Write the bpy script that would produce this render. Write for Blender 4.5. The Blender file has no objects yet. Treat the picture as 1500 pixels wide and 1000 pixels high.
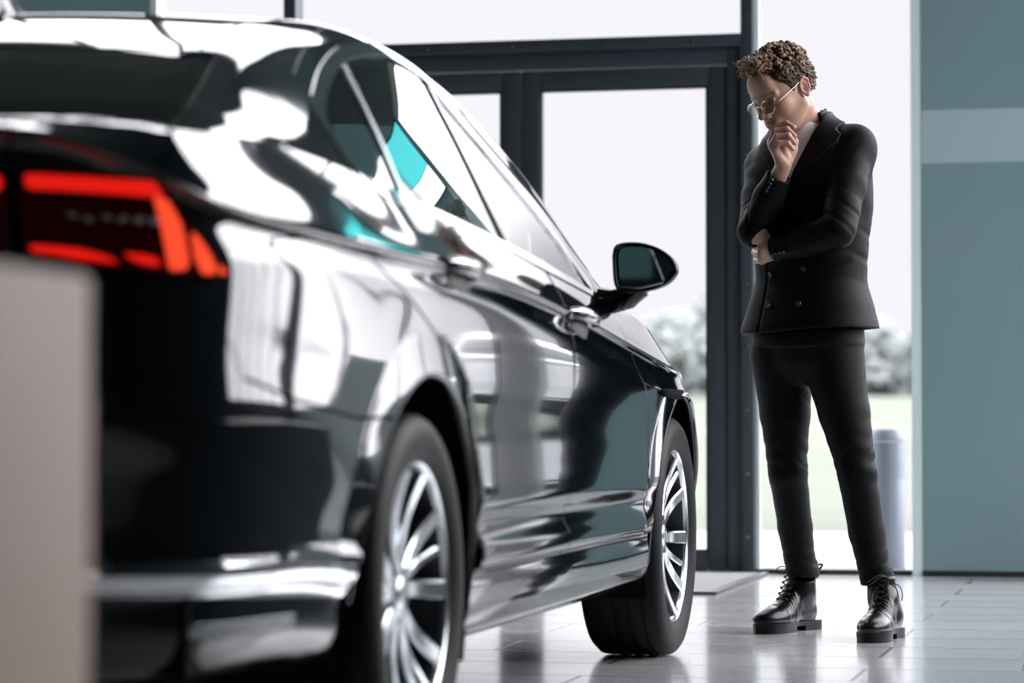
import bpy, bmesh, math, random
import numpy as np
from mathutils import Vector, Matrix
rnd = random.Random(7)
SC = bpy.context.scene
COL = SC.collection
# ------------------------------------------------------------------ camera
cd = bpy.data.cameras.new('camera'); cam = bpy.data.objects.new('camera', cd); COL.objects.link(cam)
cd.sensor_width = 36.0; cd.lens = 98.4
cam.location = (2.222, -4.977, .642)
cam.rotation_euler = (math.pi/2 + .03011, 0, .22701)
cd.clip_start = .05; cd.clip_end = 600
cd.dof.use_dof = True; cd.dof.focus_distance = 8.45; cd.dof.aperture_fstop = 2.6; cd.dof.aperture_blades = 9
SC.camera = cam
# ------------------------------------------------------------------ sky: bright overcast, brightest on the +X side
SC.view_settings.view_transform = 'Standard'; SC.view_settings.look = 'None'
SC.view_settings.exposure = 0.0; SC.view_settings.gamma = 1.0
SC.view_settings.use_curve_mapping = False
W = bpy.data.worlds.new('overcast_sky'); SC.world = W; W.use_nodes = True
nt = W.node_tree; nt.nodes.clear()
def N(t, ty, **kw):
    n = t.nodes.new(ty)
    for k, v in kw.items():
        if k == 'op': n.operation = v
        elif k[0] == 'i' and k[1:].isdigit(): n.inputs[int(k[1:])].default_value = v
        else: setattr(n, k, v)
    return n
tc = N(nt, 'ShaderNodeTexCoord'); sx = N(nt, 'ShaderNodeSeparateXYZ'); nt.links.new(tc.outputs['Generated'], sx.inputs[0])
up = N(nt, 'ShaderNodeMapRange', interpolation_type='SMOOTHSTEP'); nt.links.new(sx.outputs[2], up.inputs[0])
up.inputs[1].default_value = .155; up.inputs[2].default_value = .27; up.inputs[3].default_value = 1.03; up.inputs[4].default_value = 6.5
side = N(nt, 'ShaderNodeMapRange', interpolation_type='SMOOTHSTEP'); nt.links.new(sx.outputs[0], side.inputs[0])
side.inputs[1].default_value = .12; side.inputs[2].default_value = .6; side.inputs[3].default_value = 0; side.inputs[4].default_value = 4.6
ad = N(nt, 'ShaderNodeMath', op='ADD'); nt.links.new(up.outputs[0], ad.inputs[0]); nt.links.new(side.outputs[0], ad.inputs[1])
bg = N(nt, 'ShaderNodeBackground'); bg.inputs[0].default_value = (.975, .962, 1.0, 1); nt.links.new(ad.outputs[0], bg.inputs[1])
wo = N(nt, 'ShaderNodeOutputWorld'); nt.links.new(bg.outputs[0], wo.inputs[0])
SC.cycles.max_bounces = 10; SC.cycles.glossy_bounces = 6; SC.cycles.transparent_max_bounces = 24; SC.cycles.diffuse_bounces = 5
SC.cycles.use_denoising = True
SC.cycles.sample_clamp_indirect = 8.0

# ------------------------------------------------------------------ materials
MATS = {}
def pmat(name, col, rough=.5, metal=0.0, spec=.5, ior=1.5, coat=0.0, coat_rough=.03, noise=None, bump=0.0, bscale=200., sheen=0.0, emit=None, estr=0.0, alpha=1.0):
    m = bpy.data.materials.new(name); m.use_nodes = True; t = m.node_tree; b = t.nodes['Principled BSDF']
    b.inputs['Base Color'].default_value = (*col, 1); b.inputs['Roughness'].default_value = rough
    b.inputs['Metallic'].default_value = metal; b.inputs['Specular IOR Level'].default_value = spec; b.inputs['IOR'].default_value = ior
    b.inputs['Coat Weight'].default_value = coat; b.inputs['Coat Roughness'].default_value = coat_rough
    b.inputs['Sheen Weight'].default_value = sheen
    if emit: b.inputs['Emission Color'].default_value = (*emit, 1); b.inputs['Emission Strength'].default_value = estr
    co = N(t, 'ShaderNodeTexCoord')
    if noise:
        nz = N(t, 'ShaderNodeTexNoise'); nz.inputs['Scale'].default_value = noise[0]; nz.inputs['Detail'].default_value = 5
        t.links.new(co.outputs['Object'], nz.inputs['Vector'])
        mx = N(t, 'ShaderNodeMix', data_type='RGBA'); mx.inputs[6].default_value = (*col, 1); mx.inputs[7].default_value = (*noise[1], 1)
        rp = N(t, 'ShaderNodeMapRange'); rp.inputs[1].default_value = .35; rp.inputs[2].default_value = .65
        t.links.new(nz.outputs[0], rp.inputs[0]); t.links.new(rp.outputs[0], mx.inputs[0]); t.links.new(mx.outputs[2], b.inputs['Base Color'])
    if bump:
        nz = N(t, 'ShaderNodeTexNoise'); nz.inputs['Scale'].default_value = bscale; nz.inputs['Detail'].default_value = 4
        t.links.new(co.outputs['Object'], nz.inputs['Vector'])
        bp = N(t, 'ShaderNodeBump'); bp.inputs['Strength'].default_value = bump; bp.inputs['Distance'].default_value = .002
        t.links.new(nz.outputs[0], bp.inputs['Height']); t.links.new(bp.outputs[0], b.inputs['Normal'])
    MATS[name] = m; return m
def glassmat(name, tint, refl=1.0, ior=1.5, rough=0.0):
    """pane: fresnel mirror over tinted clear glass"""
    m = bpy.data.materials.new(name); m.use_nodes = True; t = m.node_tree; t.nodes.clear()
    o = N(t, 'ShaderNodeOutputMaterial'); tr = N(t, 'ShaderNodeBsdfTransparent'); tr.inputs[0].default_value = (*tint, 1)
    gl = N(t, 'ShaderNodeBsdfGlossy'); gl.inputs['Color'].default_value = (refl, refl, refl, 1); gl.inputs['Roughness'].default_value = rough
    fr = N(t, 'ShaderNodeFresnel'); fr.inputs[0].default_value = ior; mx = N(t, 'ShaderNodeMixShader')
    ge = N(t, 'ShaderNodeNewGeometry'); inv = N(t, 'ShaderNodeMath', op='SUBTRACT'); inv.inputs[0].default_value = 1.0; t.links.new(ge.outputs['Backfacing'], inv.inputs[1])
    mu = N(t, 'ShaderNodeMath', op='MULTIPLY'); t.links.new(fr.outputs[0], mu.inputs[0]); t.links.new(inv.outputs[0], mu.inputs[1])   # inner faces of a pane only let light through
    t.links.new(mu.outputs[0], mx.inputs[0]); t.links.new(tr.outputs[0], mx.inputs[1]); t.links.new(gl.outputs[0], mx.inputs[2])
    t.links.new(mx.outputs[0], o.inputs[0]); MATS[name] = m; return m

pmat('car_paint', (.0025, .0045, .006), rough=.06, ior=1.75, coat=.6, coat_rough=.015)
pmat('black_trim', (.004, .007, .009), rough=.12, ior=1.6)
pmat('black_plastic', (.006, .009, .011), rough=.45)
pmat('rubber', (.0016, .0024, .003), rough=.55, spec=.16, bump=.15, bscale=300)
pmat('chrome', (.72, .75, .77), rough=.07, metal=1)
pmat('satin_metal', (.55, .58, .60), rough=.22, metal=1)
pmat('rim_metal', (.60, .63, .66), rough=.20, metal=1)
pmat('rim_dark', (.02, .025, .03), rough=.35, metal=.5)
pmat('brake_metal', (.20, .20, .21), rough=.38, metal=1)
pmat('cavity', (.002, .003, .004), rough=.9, spec=.1)
pmat('cabin_fabric', (.012, .014, .016), rough=.85, spec=.2)
pmat('lens_red', (.07, .0025, .003), rough=.06, ior=1.55)
pmat('lamp_red', (.6, .01, .005), rough=.2, emit=(1.0, .014, .008), estr=.75)
pmat('lamp_orange', (.8, .06, .025), rough=.2, emit=(1.0, .075, .026), estr=1.0)
pmat('lens_clear', (.5, .5, .5), rough=.15, ior=1.5)
pmat('mirror_silver', (.75, .88, .86), rough=.01, metal=1)
pmat('number_white', (.8, .8, .78), rough=.4)
glassmat('car_glass_dark', (.10, .16, .165), ior=1.75)
glassmat('car_glass', (.42, .54, .54), ior=1.75)
glassmat('pane_glass', (.98, .98, .985), ior=1.45)
pmat('frame_metal', (.036, .047, .060), rough=.38, metal=.3, spec=.5)
pmat('gasket', (.006, .010, .010), rough=.5)
pmat('screw_metal', (.45, .48, .5), rough=.3, metal=1)
pmat('teal_glass', (.15, .235, .25), rough=.10, ior=1.5)
pmat('teal_glass_band', (.28, .385, .40), rough=.10, ior=1.5)
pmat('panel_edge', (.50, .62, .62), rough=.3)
pmat('wall_paint', (.24, .29, .30), rough=.7)
pmat('wall_dark', (.045, .055, .06), rough=.7)
pmat('ceiling_paint', (.13, .15, .155), rough=.8)
pmat('glow_turquoise', (.05, .5, .5), rough=.3, emit=(.10, .80, .84), estr=1.9)  # glow added to colour the rear-window reflection
pmat('glow_white', (.8, .8, .8), rough=.3, emit=(1, 1, 1), estr=2.4)
pmat('beam_teal', (.085, .12, .125), rough=.4)
pmat('column_grey', (.20, .21, .22), rough=.5)
pmat('mat_fibre', (.30, .30, .30), rough=.95, bump=.6, bscale=500, noise=(160, (.22, .22, .22)))
pmat('mat_edge', (.05, .055, .06), rough=.5)
pmat('plinth_taupe', (.44, .335, .28), rough=.6, noise=(2.0, (.40, .295, .24)))
pmat('pavement', (.24, .24, .245), rough=.9, noise=(3.0, (.21, .21, .215)))
pmat('grass', (.118, .128, .107), rough=1.0, spec=.05, noise=(.5, (.13, .138, .118)))
pmat('foliage', (.19, .215, .212), rough=1.0, spec=.05, noise=(1.5, (.205, .225, .223)))
pmat('foliage_far', (.19, .21, .21), rough=1.0, spec=.05, noise=(1.5, (.205, .22, .22)))
pmat('trunk_bark', (.18, .16, .14), rough=1.0)
pmat('bin_metal', (.25, .27, .32), rough=.45, metal=.3)
pmat('white_paint', (.72, .73, .75), rough=.10, ior=1.6, coat=.5)
def floor_mat():
    m = pmat('floor_tile', (.5, .5, .5), rough=.2, ior=1.75, coat=.6, coat_rough=.11); t = m.node_tree; b = t.nodes['Principled BSDF']
    co = N(t, 'ShaderNodeTexCoord'); mp = N(t, 'ShaderNodeMapping'); t.links.new(co.outputs['Object'], mp.inputs[0])
    mp.inputs['Location'].default_value = (.33, .12, 0)
    br = N(t, 'ShaderNodeTexBrick', offset=.37, squash=1.0); br.inputs['Scale'].default_value = 1.0
    br.inputs['Brick Width'].default_value = 1.1; br.inputs['Row Height'].default_value = .37
    br.inputs['Mortar Size'].default_value = .0065; br.inputs['Mortar Smooth'].default_value = .1; br.inputs['Bias'].default_value = 0
    br.inputs['Color1'].default_value = (.58, .58, .59, 1); br.inputs['Color2'].default_value = (.64, .64, .65, 1); br.inputs['Mortar'].default_value = (.09, .09, .09, 1)
    t.links.new(mp.outputs[0], br.inputs[0])
    nz = N(t, 'ShaderNodeTexNoise'); nz.inputs['Scale'].default_value = 3.0; nz.inputs['Detail'].default_value = 6
    m2 = N(t, 'ShaderNodeMapping'); m2.inputs['Scale'].default_value = (.5, 1.6, 1); t.links.new(co.outputs['Object'], m2.inputs[0]); t.links.new(m2.outputs[0], nz.inputs[0])
    mx = N(t, 'ShaderNodeMix', data_type='RGBA', blend_type='MULTIPLY'); mx.inputs[0].default_value = .5
    rp = N(t, 'ShaderNodeMapRange'); rp.inputs[1].default_value = .3; rp.inputs[2].default_value = .7; rp.inputs[3].default_value = .75; rp.inputs[4].default_value = 1.05
    t.links.new(nz.outputs[0], rp.inputs[0]); t.links.new(br.outputs[0], mx.inputs[6]); t.links.new(rp.outputs[0], mx.inputs[7]); t.links.new(mx.outputs[2], b.inputs['Base Color'])
    rr = N(t, 'ShaderNodeMapRange'); rr.inputs[1].default_value = .3; rr.inputs[2].default_value = .7; rr.inputs[3].default_value = .15; rr.inputs[4].default_value = .19
    t.links.new(nz.outputs[0], rr.inputs[0]); rj = N(t, 'ShaderNodeMix'); t.links.new(br.outputs['Fac'], rj.inputs[0]); t.links.new(rr.outputs[0], rj.inputs[2]); rj.inputs[3].default_value = .45; t.links.new(rj.outputs[0], b.inputs['Roughness'])
    sj = N(t, 'ShaderNodeMapRange'); sj.inputs[3].default_value = .5; sj.inputs[4].default_value = .28; t.links.new(br.outputs['Fac'], sj.inputs[0]); t.links.new(sj.outputs[0], b.inputs['Specular IOR Level'])
    bp = N(t, 'ShaderNodeBump', invert=True); bp.inputs['Strength'].default_value = .5; bp.inputs['Distance'].default_value = .002
    t.links.new(br.outputs['Fac'], bp.inputs['Height']); t.links.new(bp.outputs[0], b.inputs['Normal'])
floor_mat()

# ------------------------------------------------------------------ object helpers
def tag(o, label=None, cat=None, group=None, kind=None):
    if label: o['label'] = label
    if cat: o['category'] = cat
    if group: o['group'] = group
    if kind: o['kind'] = kind
    return o
def empty(name, loc=(0,0,0), rz=0.0, label=None, cat=None, group=None, parent=None):
    o = bpy.data.objects.new(name, None); COL.objects.link(o); o.location = loc; o.rotation_euler = (0, 0, rz); o.empty_display_size = .1
    if parent: o.parent = parent
    return tag(o, label, cat, group)
def mesh_obj(name, V, F, mat, parent=None, smooth=True, normals=None):
    me = bpy.data.meshes.new(name)
    me.from_pydata([tuple(map(float, v)) for v in V], [], [tuple(int(i) for i in f) for f in F]); me.update()
    for p in me.polygons: p.use_smooth = smooth
    if normals is not None: me.normals_split_custom_set_from_vertices([tuple(map(float, n)) for n in normals])
    ms = mat if isinstance(mat, (list, tuple)) else [mat]
    for m in ms: me.materials.append(MATS[m])
    o = bpy.data.objects.new(name, me); COL.objects.link(o)
    if parent: o.parent = parent
    return o
class MB:
    """collects simple shapes and links them as one mesh"""
    def __init__(s): s.bm = bmesh.new(); s.auto = True
    def _add(s, geo, M): bmesh.ops.transform(s.bm, matrix=M, verts=geo)
    def box(s, a, b, bev=0.0, seg=2, M=None):
        r = bmesh.ops.create_cube(s.bm, size=1.0); vs = r['verts']
        a = Vector(a); b = Vector(b); c = (a+b)/2; d = b-a
        for v in vs: v.co = Vector((v.co.x*d.x, v.co.y*d.y, v.co.z*d.z)) + c
        if bev > 0:
            es = list({e for v in vs for e in v.link_edges}); rr = bmesh.ops.bevel(s.bm, geom=es, offset=bev, segments=seg, affect='EDGES', profile=.5)
            vs = list({v for f in rr['faces'] for v in f.verts} | {v for v in vs if v.is_valid})
        if M is not None: bmesh.ops.transform(s.bm, matrix=M, verts=vs)
        return s
    def cyl(s, p, q, r1, r2=None, seg=24, caps=True):
        p = Vector(p); q = Vector(q); d = q-p; L = d.length; r2 = r1 if r2 is None else r2
        r = bmesh.ops.create_cone(s.bm, cap_ends=caps, segments=seg, radius1=r1, radius2=r2, depth=L)
        M = Matrix.Translation((p+q)/2) @ d.to_track_quat('Z', 'Y').to_matrix().to_4x4()
        bmesh.ops.transform(s.bm, matrix=M, verts=r['verts']); return s
    def sph(s, c, r, sc=(1,1,1), seg=20, M=None):
        rr = bmesh.ops.create_uvsphere(s.bm, u_segments=seg, v_segments=max(8, seg//2), radius=r)
        T = Matrix.Translation(c) @ (M if M is not None else Matrix()) @ Matrix.Diagonal((*sc, 1))
        bmesh.ops.transform(s.bm, matrix=T, verts=rr['verts']); return s
    def lathe(s, prof, M=Matrix(), seg=64, close=False, a0=0, a1=2*math.pi):
        """profile (r, h) spun round local Z"""
        rings = []; full = abs(a1-a0-2*math.pi) < 1e-6; n = seg if full else seg+1
        for i in range(n):
            a = a0 + (a1-a0)*i/seg
            rings.append([s.bm.verts.new(M @ Vector((r*math.cos(a), r*math.sin(a), h))) for r, h in prof])
        m = len(prof)
        for i in range(seg):
            A = rings[i]; B = rings[(i+1) % n]
            for j in range(m if close else m-1):
                k = (j+1) % m
                try: s.bm.faces.new((A[j], B[j], B[k], A[k]))
                except ValueError: pass
        return s
    def tube(s, pts, r, seg=10, rb=None, caps=True):
        pts = [Vector(p) for p in pts]; n = len(pts); rad = r if isinstance(r, (list, tuple)) else [r]*n
        t0 = (pts[1]-pts[0]).normalized(); u = t0.orthogonal().normalized(); rings = []
        for i, p in enumerate(pts):
            t = (pts[min(i+1, n-1)] - pts[max(i-1, 0)]).normalized(); u = (u - t*u.dot(t)).normalized(); v = t.cross(u)
            rings.append([s.bm.verts.new(p + (u*math.cos(2*math.pi*k/seg) + v*math.sin(2*math.pi*k/seg))*rad[i]) for k in range(seg)])
        for a, b in zip(rings[:-1], rings[1:]):
            for k in range(seg): s.bm.faces.new((a[k], a[(k+1) % seg], b[(k+1) % seg], b[k]))
        if caps: s.bm.faces.new(list(reversed(rings[0]))); s.bm.faces.new(rings[-1])
        return s
    def prism(s, poly, h0, h1, M=Matrix()):
        a = [s.bm.verts.new(M @ Vector((x, y, h0))) for x, y in poly]; b = [s.bm.verts.new(M @ Vector((x, y, h1))) for x, y in poly]
        n = len(poly)
        for i in range(n): s.bm.faces.new((a[i], a[(i+1) % n], b[(i+1) % n], b[i]))
        s.bm.faces.new(list(reversed(a))); s.bm.faces.new(b); return s
    def build(s, name, mat, parent=None, smooth=None, bev=0.0):
        bmesh.ops.recalc_face_normals(s.bm, faces=s.bm.faces)
        me = bpy.data.meshes.new(name); s.bm.to_mesh(me); s.bm.free()
        me.materials.append(MATS[mat])
        if smooth is None: me.shade_smooth() if hasattr(me, 'shade_smooth') else None
        o = bpy.data.objects.new(name, me); COL.objects.link(o)
        if smooth is None:
            me.set_sharp_from_angle(angle=math.radians(35))
        elif smooth: me.shade_smooth()
        else: me.shade_flat()
        if parent: o.parent = parent
        return o
def box(name, a, b, mat, parent=None, bev=0.0, kind=None, seg=2):
    o = MB().box(a, b, bev, seg).build(name, mat, parent, smooth=False if bev == 0 else None)
    return tag(o, kind=kind) if kind else o
# ---------------------------------------------------------------- car body surfaces (pure numpy)
def cr1(xs, ys, x):
    """smooth monotone-ish cubic interpolation of a table (finite-difference tangents)"""
    xs = np.asarray(xs, float); ys = np.asarray(ys, float); x = np.asarray(x, float)
    h = np.diff(xs); sl = np.diff(ys, axis=0) / (h if ys.ndim == 1 else h[:, None])
    m = np.empty_like(ys); m[0] = sl[0]; m[-1] = sl[-1]
    for i in range(1, len(xs) - 1):
        a, b = sl[i - 1], sl[i]; w1, w2 = h[i], h[i - 1]
        v = (w1 * a + w2 * b) / (w1 + w2)
        lim = 3 * np.minimum(np.abs(a), np.abs(b))
        m[i] = np.where(a * b <= 0, 0, np.sign(v) * np.minimum(np.abs(v), lim))
    i = np.clip(np.searchsorted(xs, x, side='right') - 1, 0, len(xs) - 2)
    hh = h[i]; t = (x - xs[i]) / hh; t = np.clip(t, 0, 1)
    if ys.ndim > 1: t = t[..., None]; hh = hh[..., None]
    t2 = t * t; t3 = t2 * t
    return (2*t3 - 3*t2 + 1) * ys[i] + (t3 - 2*t2 + t) * hh * m[i] + (-2*t3 + 3*t2) * ys[i+1] + (t3 - t2) * hh * m[i+1]

def crv(P, n):
    """catmull-rom through points, n samples per span"""
    P = np.asarray(P, float); k = len(P)
    A = np.vstack([2*P[0]-P[1], P, 2*P[-1]-P[-2]]); out = []
    for i in range(k - 1):
        p0, p1, p2, p3 = A[i:i+4]
        for j in range(n):
            t = j / n
            out.append(.5*((2*p1)+(-p0+p2)*t+(2*p0-5*p1+4*p2-p3)*t*t+(-p0+3*p1-3*p2+p3)*t**3))
    out.append(P[-1]); return np.array(out)

BASE = [(0,-1.105),(.35,-1.095),(.60,-1.062),(.765,-.99),(.85,-.86),(.893,-.60),(.907,-.30),(.911,.10),(.911,.55),(.908,1.3),
        (.906,2.1),(.912,2.6),(.905,3.0),(.87,3.32),(.76,3.54),(.50,3.64),(0,3.675)]
NST = len(BASE)
#          0     1     2     3    4    5    6    7    8    9    10   11   12   13   14  15  16
ZCR = [1.096,1.094,1.082,1.022,.974,.955,.949,.946,.942,.905,.846,.805,.78,.745,.72,.70,.70]
ZBE = [1.112,1.110,1.104,1.094,1.10,1.112,1.100,1.076,1.058,1.027,.975,.925,.87,.815,.765,.735,.73]
WR  = [1,1,1,1,1,.9,.3,0,0,0,0,0,0,0,0,0,0]        # weight of the rear-bumper section
WF  = [0,0,0,0,0,0,0,0,0,0,0,0,.35,1,1,1,1]        # weight of the front-bumper section
SIDE = [(.13,.205),(.045,.222),(.022,.262),(.018,.318),(.024,.348),(.006,.366),(.004,.392),(.020,.438),(.003,.497),
        (.005,.60),(-.006,.74)]
REAR = [(.16,.245),(.075,.262),(.045,.31),(.040,.385),(.020,.397),(.012,.418),(.015,.446),(.015,.468),(.010,.56),
        (0,.66),(.006,.76)]
FRNT = [(.16,.19),(.07,.205),(.04,.25),(.03,.31),(.03,.34),(.02,.37),(.018,.40),(.014,.45),(.004,.52),(0,.58),(.01,.64)]
def _levels():
    D = np.zeros((NST, 17)); Z = np.zeros((NST, 17))
    SMOOTH = [(.13,.205),(.045,.222),(.020,.262),(.012,.318),(.011,.348),(.010,.366),(.009,.392),(.008,.438),(.005,.497),(.005,.60),(-.006,.74)]
    for s in range(NST):
        wr, wf = WR[s], WF[s]; ws = 1 - wr - wf
        m = {10: .35, 11: 1.0, 12: 1.0}.get(s, 0.0)
        for k in range(11):
            D[s,k] = ws*(SIDE[k][0]*(1-m)+SMOOTH[k][0]*m) + wr*REAR[k][0] + wf*FRNT[k][0]
            Z[s,k] = ws*SIDE[k][1] + wr*REAR[k][1] + wf*FRNT[k][1]
        zc, zb = ZCR[s], ZBE[s]
        back = 1.0 if s <= 3 else 0.0
        up = [(-.003, zc-.075), (.013, zc-.016), (.002, zc), (.016, zc+.010), (.042, zc+.5*(zb-zc)), (.074+(.006 if s==9 else .012 if s==10 else 0), zb)]
        upr = [(.030, zc-.10), (.045, zc-.03), (.030, zc-.004), (.036, zc+.004), (.052, zc+.5*(zb-zc)), (.075, zb)]
        upf = [(.03, zc-.03), (.05, zc-.012), (.06, zc), (.07, zc+.008), (.10, zc+.5*(zb-zc)), (.13, zb)]
        q = 1.0 if s <= 2 else (.8 if s == 3 else (.25 if s == 4 else 0))
        f = wf
        if s in (4,5,6): up = [(.004,zc-.075),(.016,zc-.016),(.004,zc),(.02,zc+.010),(.060,zc+.5*(zb-zc)),(.112-.02*(s==6),zb)]
        for k in range(6):
            D[s,11+k] = (1-q-f)*up[k][0] + q*upr[k][0] + f*upf[k][0]
            Z[s,11+k] = (1-q-f)*up[k][1] + q*upr[k][1] + f*upf[k][1]
    return D, Z

def make_belt(nu=32, nk=11):
    """side/rear/front body wall from the sill to the belt line, right half; returns points [U,V,3]"""
    C = crv(BASE, nu); us = np.linspace(0, NST - 1, len(C))
    T = np.gradient(C, axis=0); T /= np.linalg.norm(T, axis=1)[:, None]
    N = np.stack([T[:,1], -T[:,0]], 1); N[0] = (0,-1); N[-1] = (0,1)
    D, Z = _levels()
    d = cr1(np.arange(NST), D, us); z = cr1(np.arange(NST), Z, us)
    # along the height: 17 levels, cubic, with the crease kept sharp
    kv = np.concatenate([np.linspace(0, 12, 12*nk+1), 12 + np.linspace(0, 1, nk+1)[1:], 13 + np.linspace(0, 3, 3*nk+1)[1:]])
    U, V = len(us), len(kv)
    dd = np.empty((U, V)); zz = np.empty((U, V))
    for i in range(U):
        zz[i] = cr1(np.arange(17), z[i], kv)
        dd[i] = np.interp(kv, np.arange(17), d[i]) if False else cr1(np.arange(17), d[i], kv)
    P = np.empty((U, V, 3))
    P[...,0] = C[:,None,0] - N[:,None,0]*dd; P[...,1] = C[:,None,1] - N[:,None,1]*dd; P[...,2] = zz
    # wheel-arch flares
    for yc in (0.0, 2.791):
        r = np.hypot(P[...,1]-yc, P[...,2]-.334)
        bump = .013*np.clip(1-(r-.40)/.085, 0, 1)**.8*(r > .30)
        bump = np.where(r < .40, .013, bump)*np.clip((.93-P[...,2])/.1,0,1)*np.clip((P[...,2]-.34)/.16,0,1)*(P[...,0] > .6)
        P[...,0] += bump
    P[0,:,0] = 0; P[-1,:,0] = 0
    return P

TY  = [-1.06,-.98,-.86,-.75,-.62,-.45,-.35,-.2,-.1,.05,.2,.4,.7,1.0,1.3,1.6,1.9,2.2,2.4,2.55,2.7,3.1,3.4,3.62]
TXR = [.50,.57,.60,.60,.60,.60,.602,.605,.607,.61,.615,.62,.622,.622,.628,.650,.690,.735,.765,.78,.78,.74,.66,.40]
TZR = [1.110,1.116,1.128,1.126,1.116,1.204,1.258,1.322,1.355,1.396,1.424,1.452,1.466,1.458,1.430,1.364,1.255,1.110,1.02,.975,.945,.875,.80,.735]
TZC = [1.112,1.120,1.134,1.132,1.128,1.228,1.288,1.362,1.398,1.436,1.459,1.478,1.490,1.488,1.470,1.425,1.315,1.170,1.07,1.0,.975,.908,.835,.745]
def make_top(B, ny=620, nt=96):
    """everything above the belt line, right half; returns [Y,T,3], t = 0 at the belt and 1 on the centre line"""
    e = B[:,-1]; ys = e[:,1]
    y0, y1 = ys.min(), ys.max()
    s = np.linspace(0, 1, ny)
    a = np.linspace(0, 1, 30)**2
    yy = np.unique(np.concatenate([y0 + .08*a, np.linspace(y0+.08, y1-.08, ny-60), y1 - .08*a]))
    o = np.argsort(ys); xb = np.interp(yy, ys[o], e[o,0]); zb = np.interp(yy, ys[o], e[o,2])
    xr = cr1(TY, TXR, yy); zr = cr1(TY, TZR, yy); zc = cr1(TY, TZC, yy)
    xr = np.minimum(xr, xb*.88); 
    t = np.linspace(0, 1, nt)
    P = np.empty((len(yy), nt, 3))
    for i in range(len(yy)):
        A = np.array([xb[i], zb[i]]); Cc = np.array([xr[i], zr[i]]); E = np.array([0, zc[i]])
        h = np.hypot(*(Cc-A)); w = xr[i]
        fa = min(.07, .4*h)/max(h, 1e-6); fb = min(.09, .4*w)/max(w, 1e-6)
        p1 = Cc + (A-Cc)*fa; p2 = Cc + (np.array([w, 0])*-1 + np.array([0, (zc[i]-zr[i])*1.7]))*fb
        n1, n2 = nt//2 - 8, 22; n3 = nt - n1 - n2
        q = np.linspace(0, 1, n1, endpoint=False)[:,None]
        side = A + (p1-A)*q
        nb = np.array([-(p1-A)[1], (p1-A)[0]]); nb = -nb/ (np.linalg.norm(nb)+1e-9)
        side = side + nb*(np.sin(np.pi*q)*.007*min(1, h/.3))
        q = np.linspace(0, 1, n2, endpoint=False)[:,None]
        cor = (1-q)**2*p1 + 2*q*(1-q)*Cc + q*q*p2
        q = np.linspace(0, 1, n3)[:,None]
        x = p2[0]*(1-q); z = zc[i] - (zc[i]-p2[1])*(x/ max(p2[0],1e-6))**2
        P[i] = np.c_[np.full(nt, 0.), np.full(nt, yy[i]), np.full(nt, 0.)]
        xz = np.vstack([side, cor, np.hstack([x, z])]); P[i,:,0] = xz[:,0]; P[i,:,2] = xz[:,1]
    return P
def grid_normals(P, flip=False):
    a = np.gradient(P, axis=0); b = np.gradient(P, axis=1)
    n = np.cross(a, b); l = np.linalg.norm(n, axis=-1, keepdims=True); n = n/np.maximum(l, 1e-12)
    return -n if flip else n
# ------------------------------------------------------------------ the showroom shell
YF = 7.10                                   # inner face of the glazed front
XL, XR, YB, HC = -7.0, 6.0, -11.0, 8.4
def struct(o): o['kind'] = 'structure'; return o
struct(box('floor', (XL, YB, -.08), (XR, YF+.10, 0), 'floor_tile'))
struct(box('ceiling', (XL, YB, HC), (XR, YF+.15, HC+.1), 'ceiling_paint'))
struct(MB().box((XL, YB-.1, 0), (-2.3, YB, HC)).box((-1.33, YB-.1, 0), (XR, YB, HC)).box((-2.3, YB-.1, 0), (-1.33, YB, 1.64)).box((-2.3, YB-.1, 2.6), (-1.33, YB, HC)).build('wall_back', 'wall_dark', smooth=False))
struct(box('wall_left', (XL-.1, YB, 0), (XL, YF+.1, HC), 'wall_paint'))
# right wall: one long window above a parapet
RA0, RA1, RZ0, RZ1 = 1.5, 6.8, 1.05, 6.4
struct(MB().box((XR, YB, 0), (XR+.15, RA0, HC)).box((XR, RA1, 0), (XR+.15, YF+.1, HC)).box((XR, RA0, 0), (XR+.15, RA1, RZ0)).box((XR, RA0, RZ1), (XR+.15, RA1, HC)).build('wall_right', 'wall_dark', smooth=False))
mb = MB()
for y in (RA0, 2.4, 3.5, 4.6, 5.7, RA1-.05): mb.box((XR+.03, y, RZ0), (XR+.09, y+.05, RZ1))
for z in (RZ0, 2.9, 4.4, RZ1-.05): mb.box((XR+.03, RA0, z), (XR+.09, RA1, z+.05))
w = struct(mb.build('window_4', 'frame_metal', smooth=False))
box('pane', (XR+.055, RA0+.03, RZ0+.03), (XR+.065, RA1-.03, RZ1-.03), 'pane_glass', w)
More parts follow.
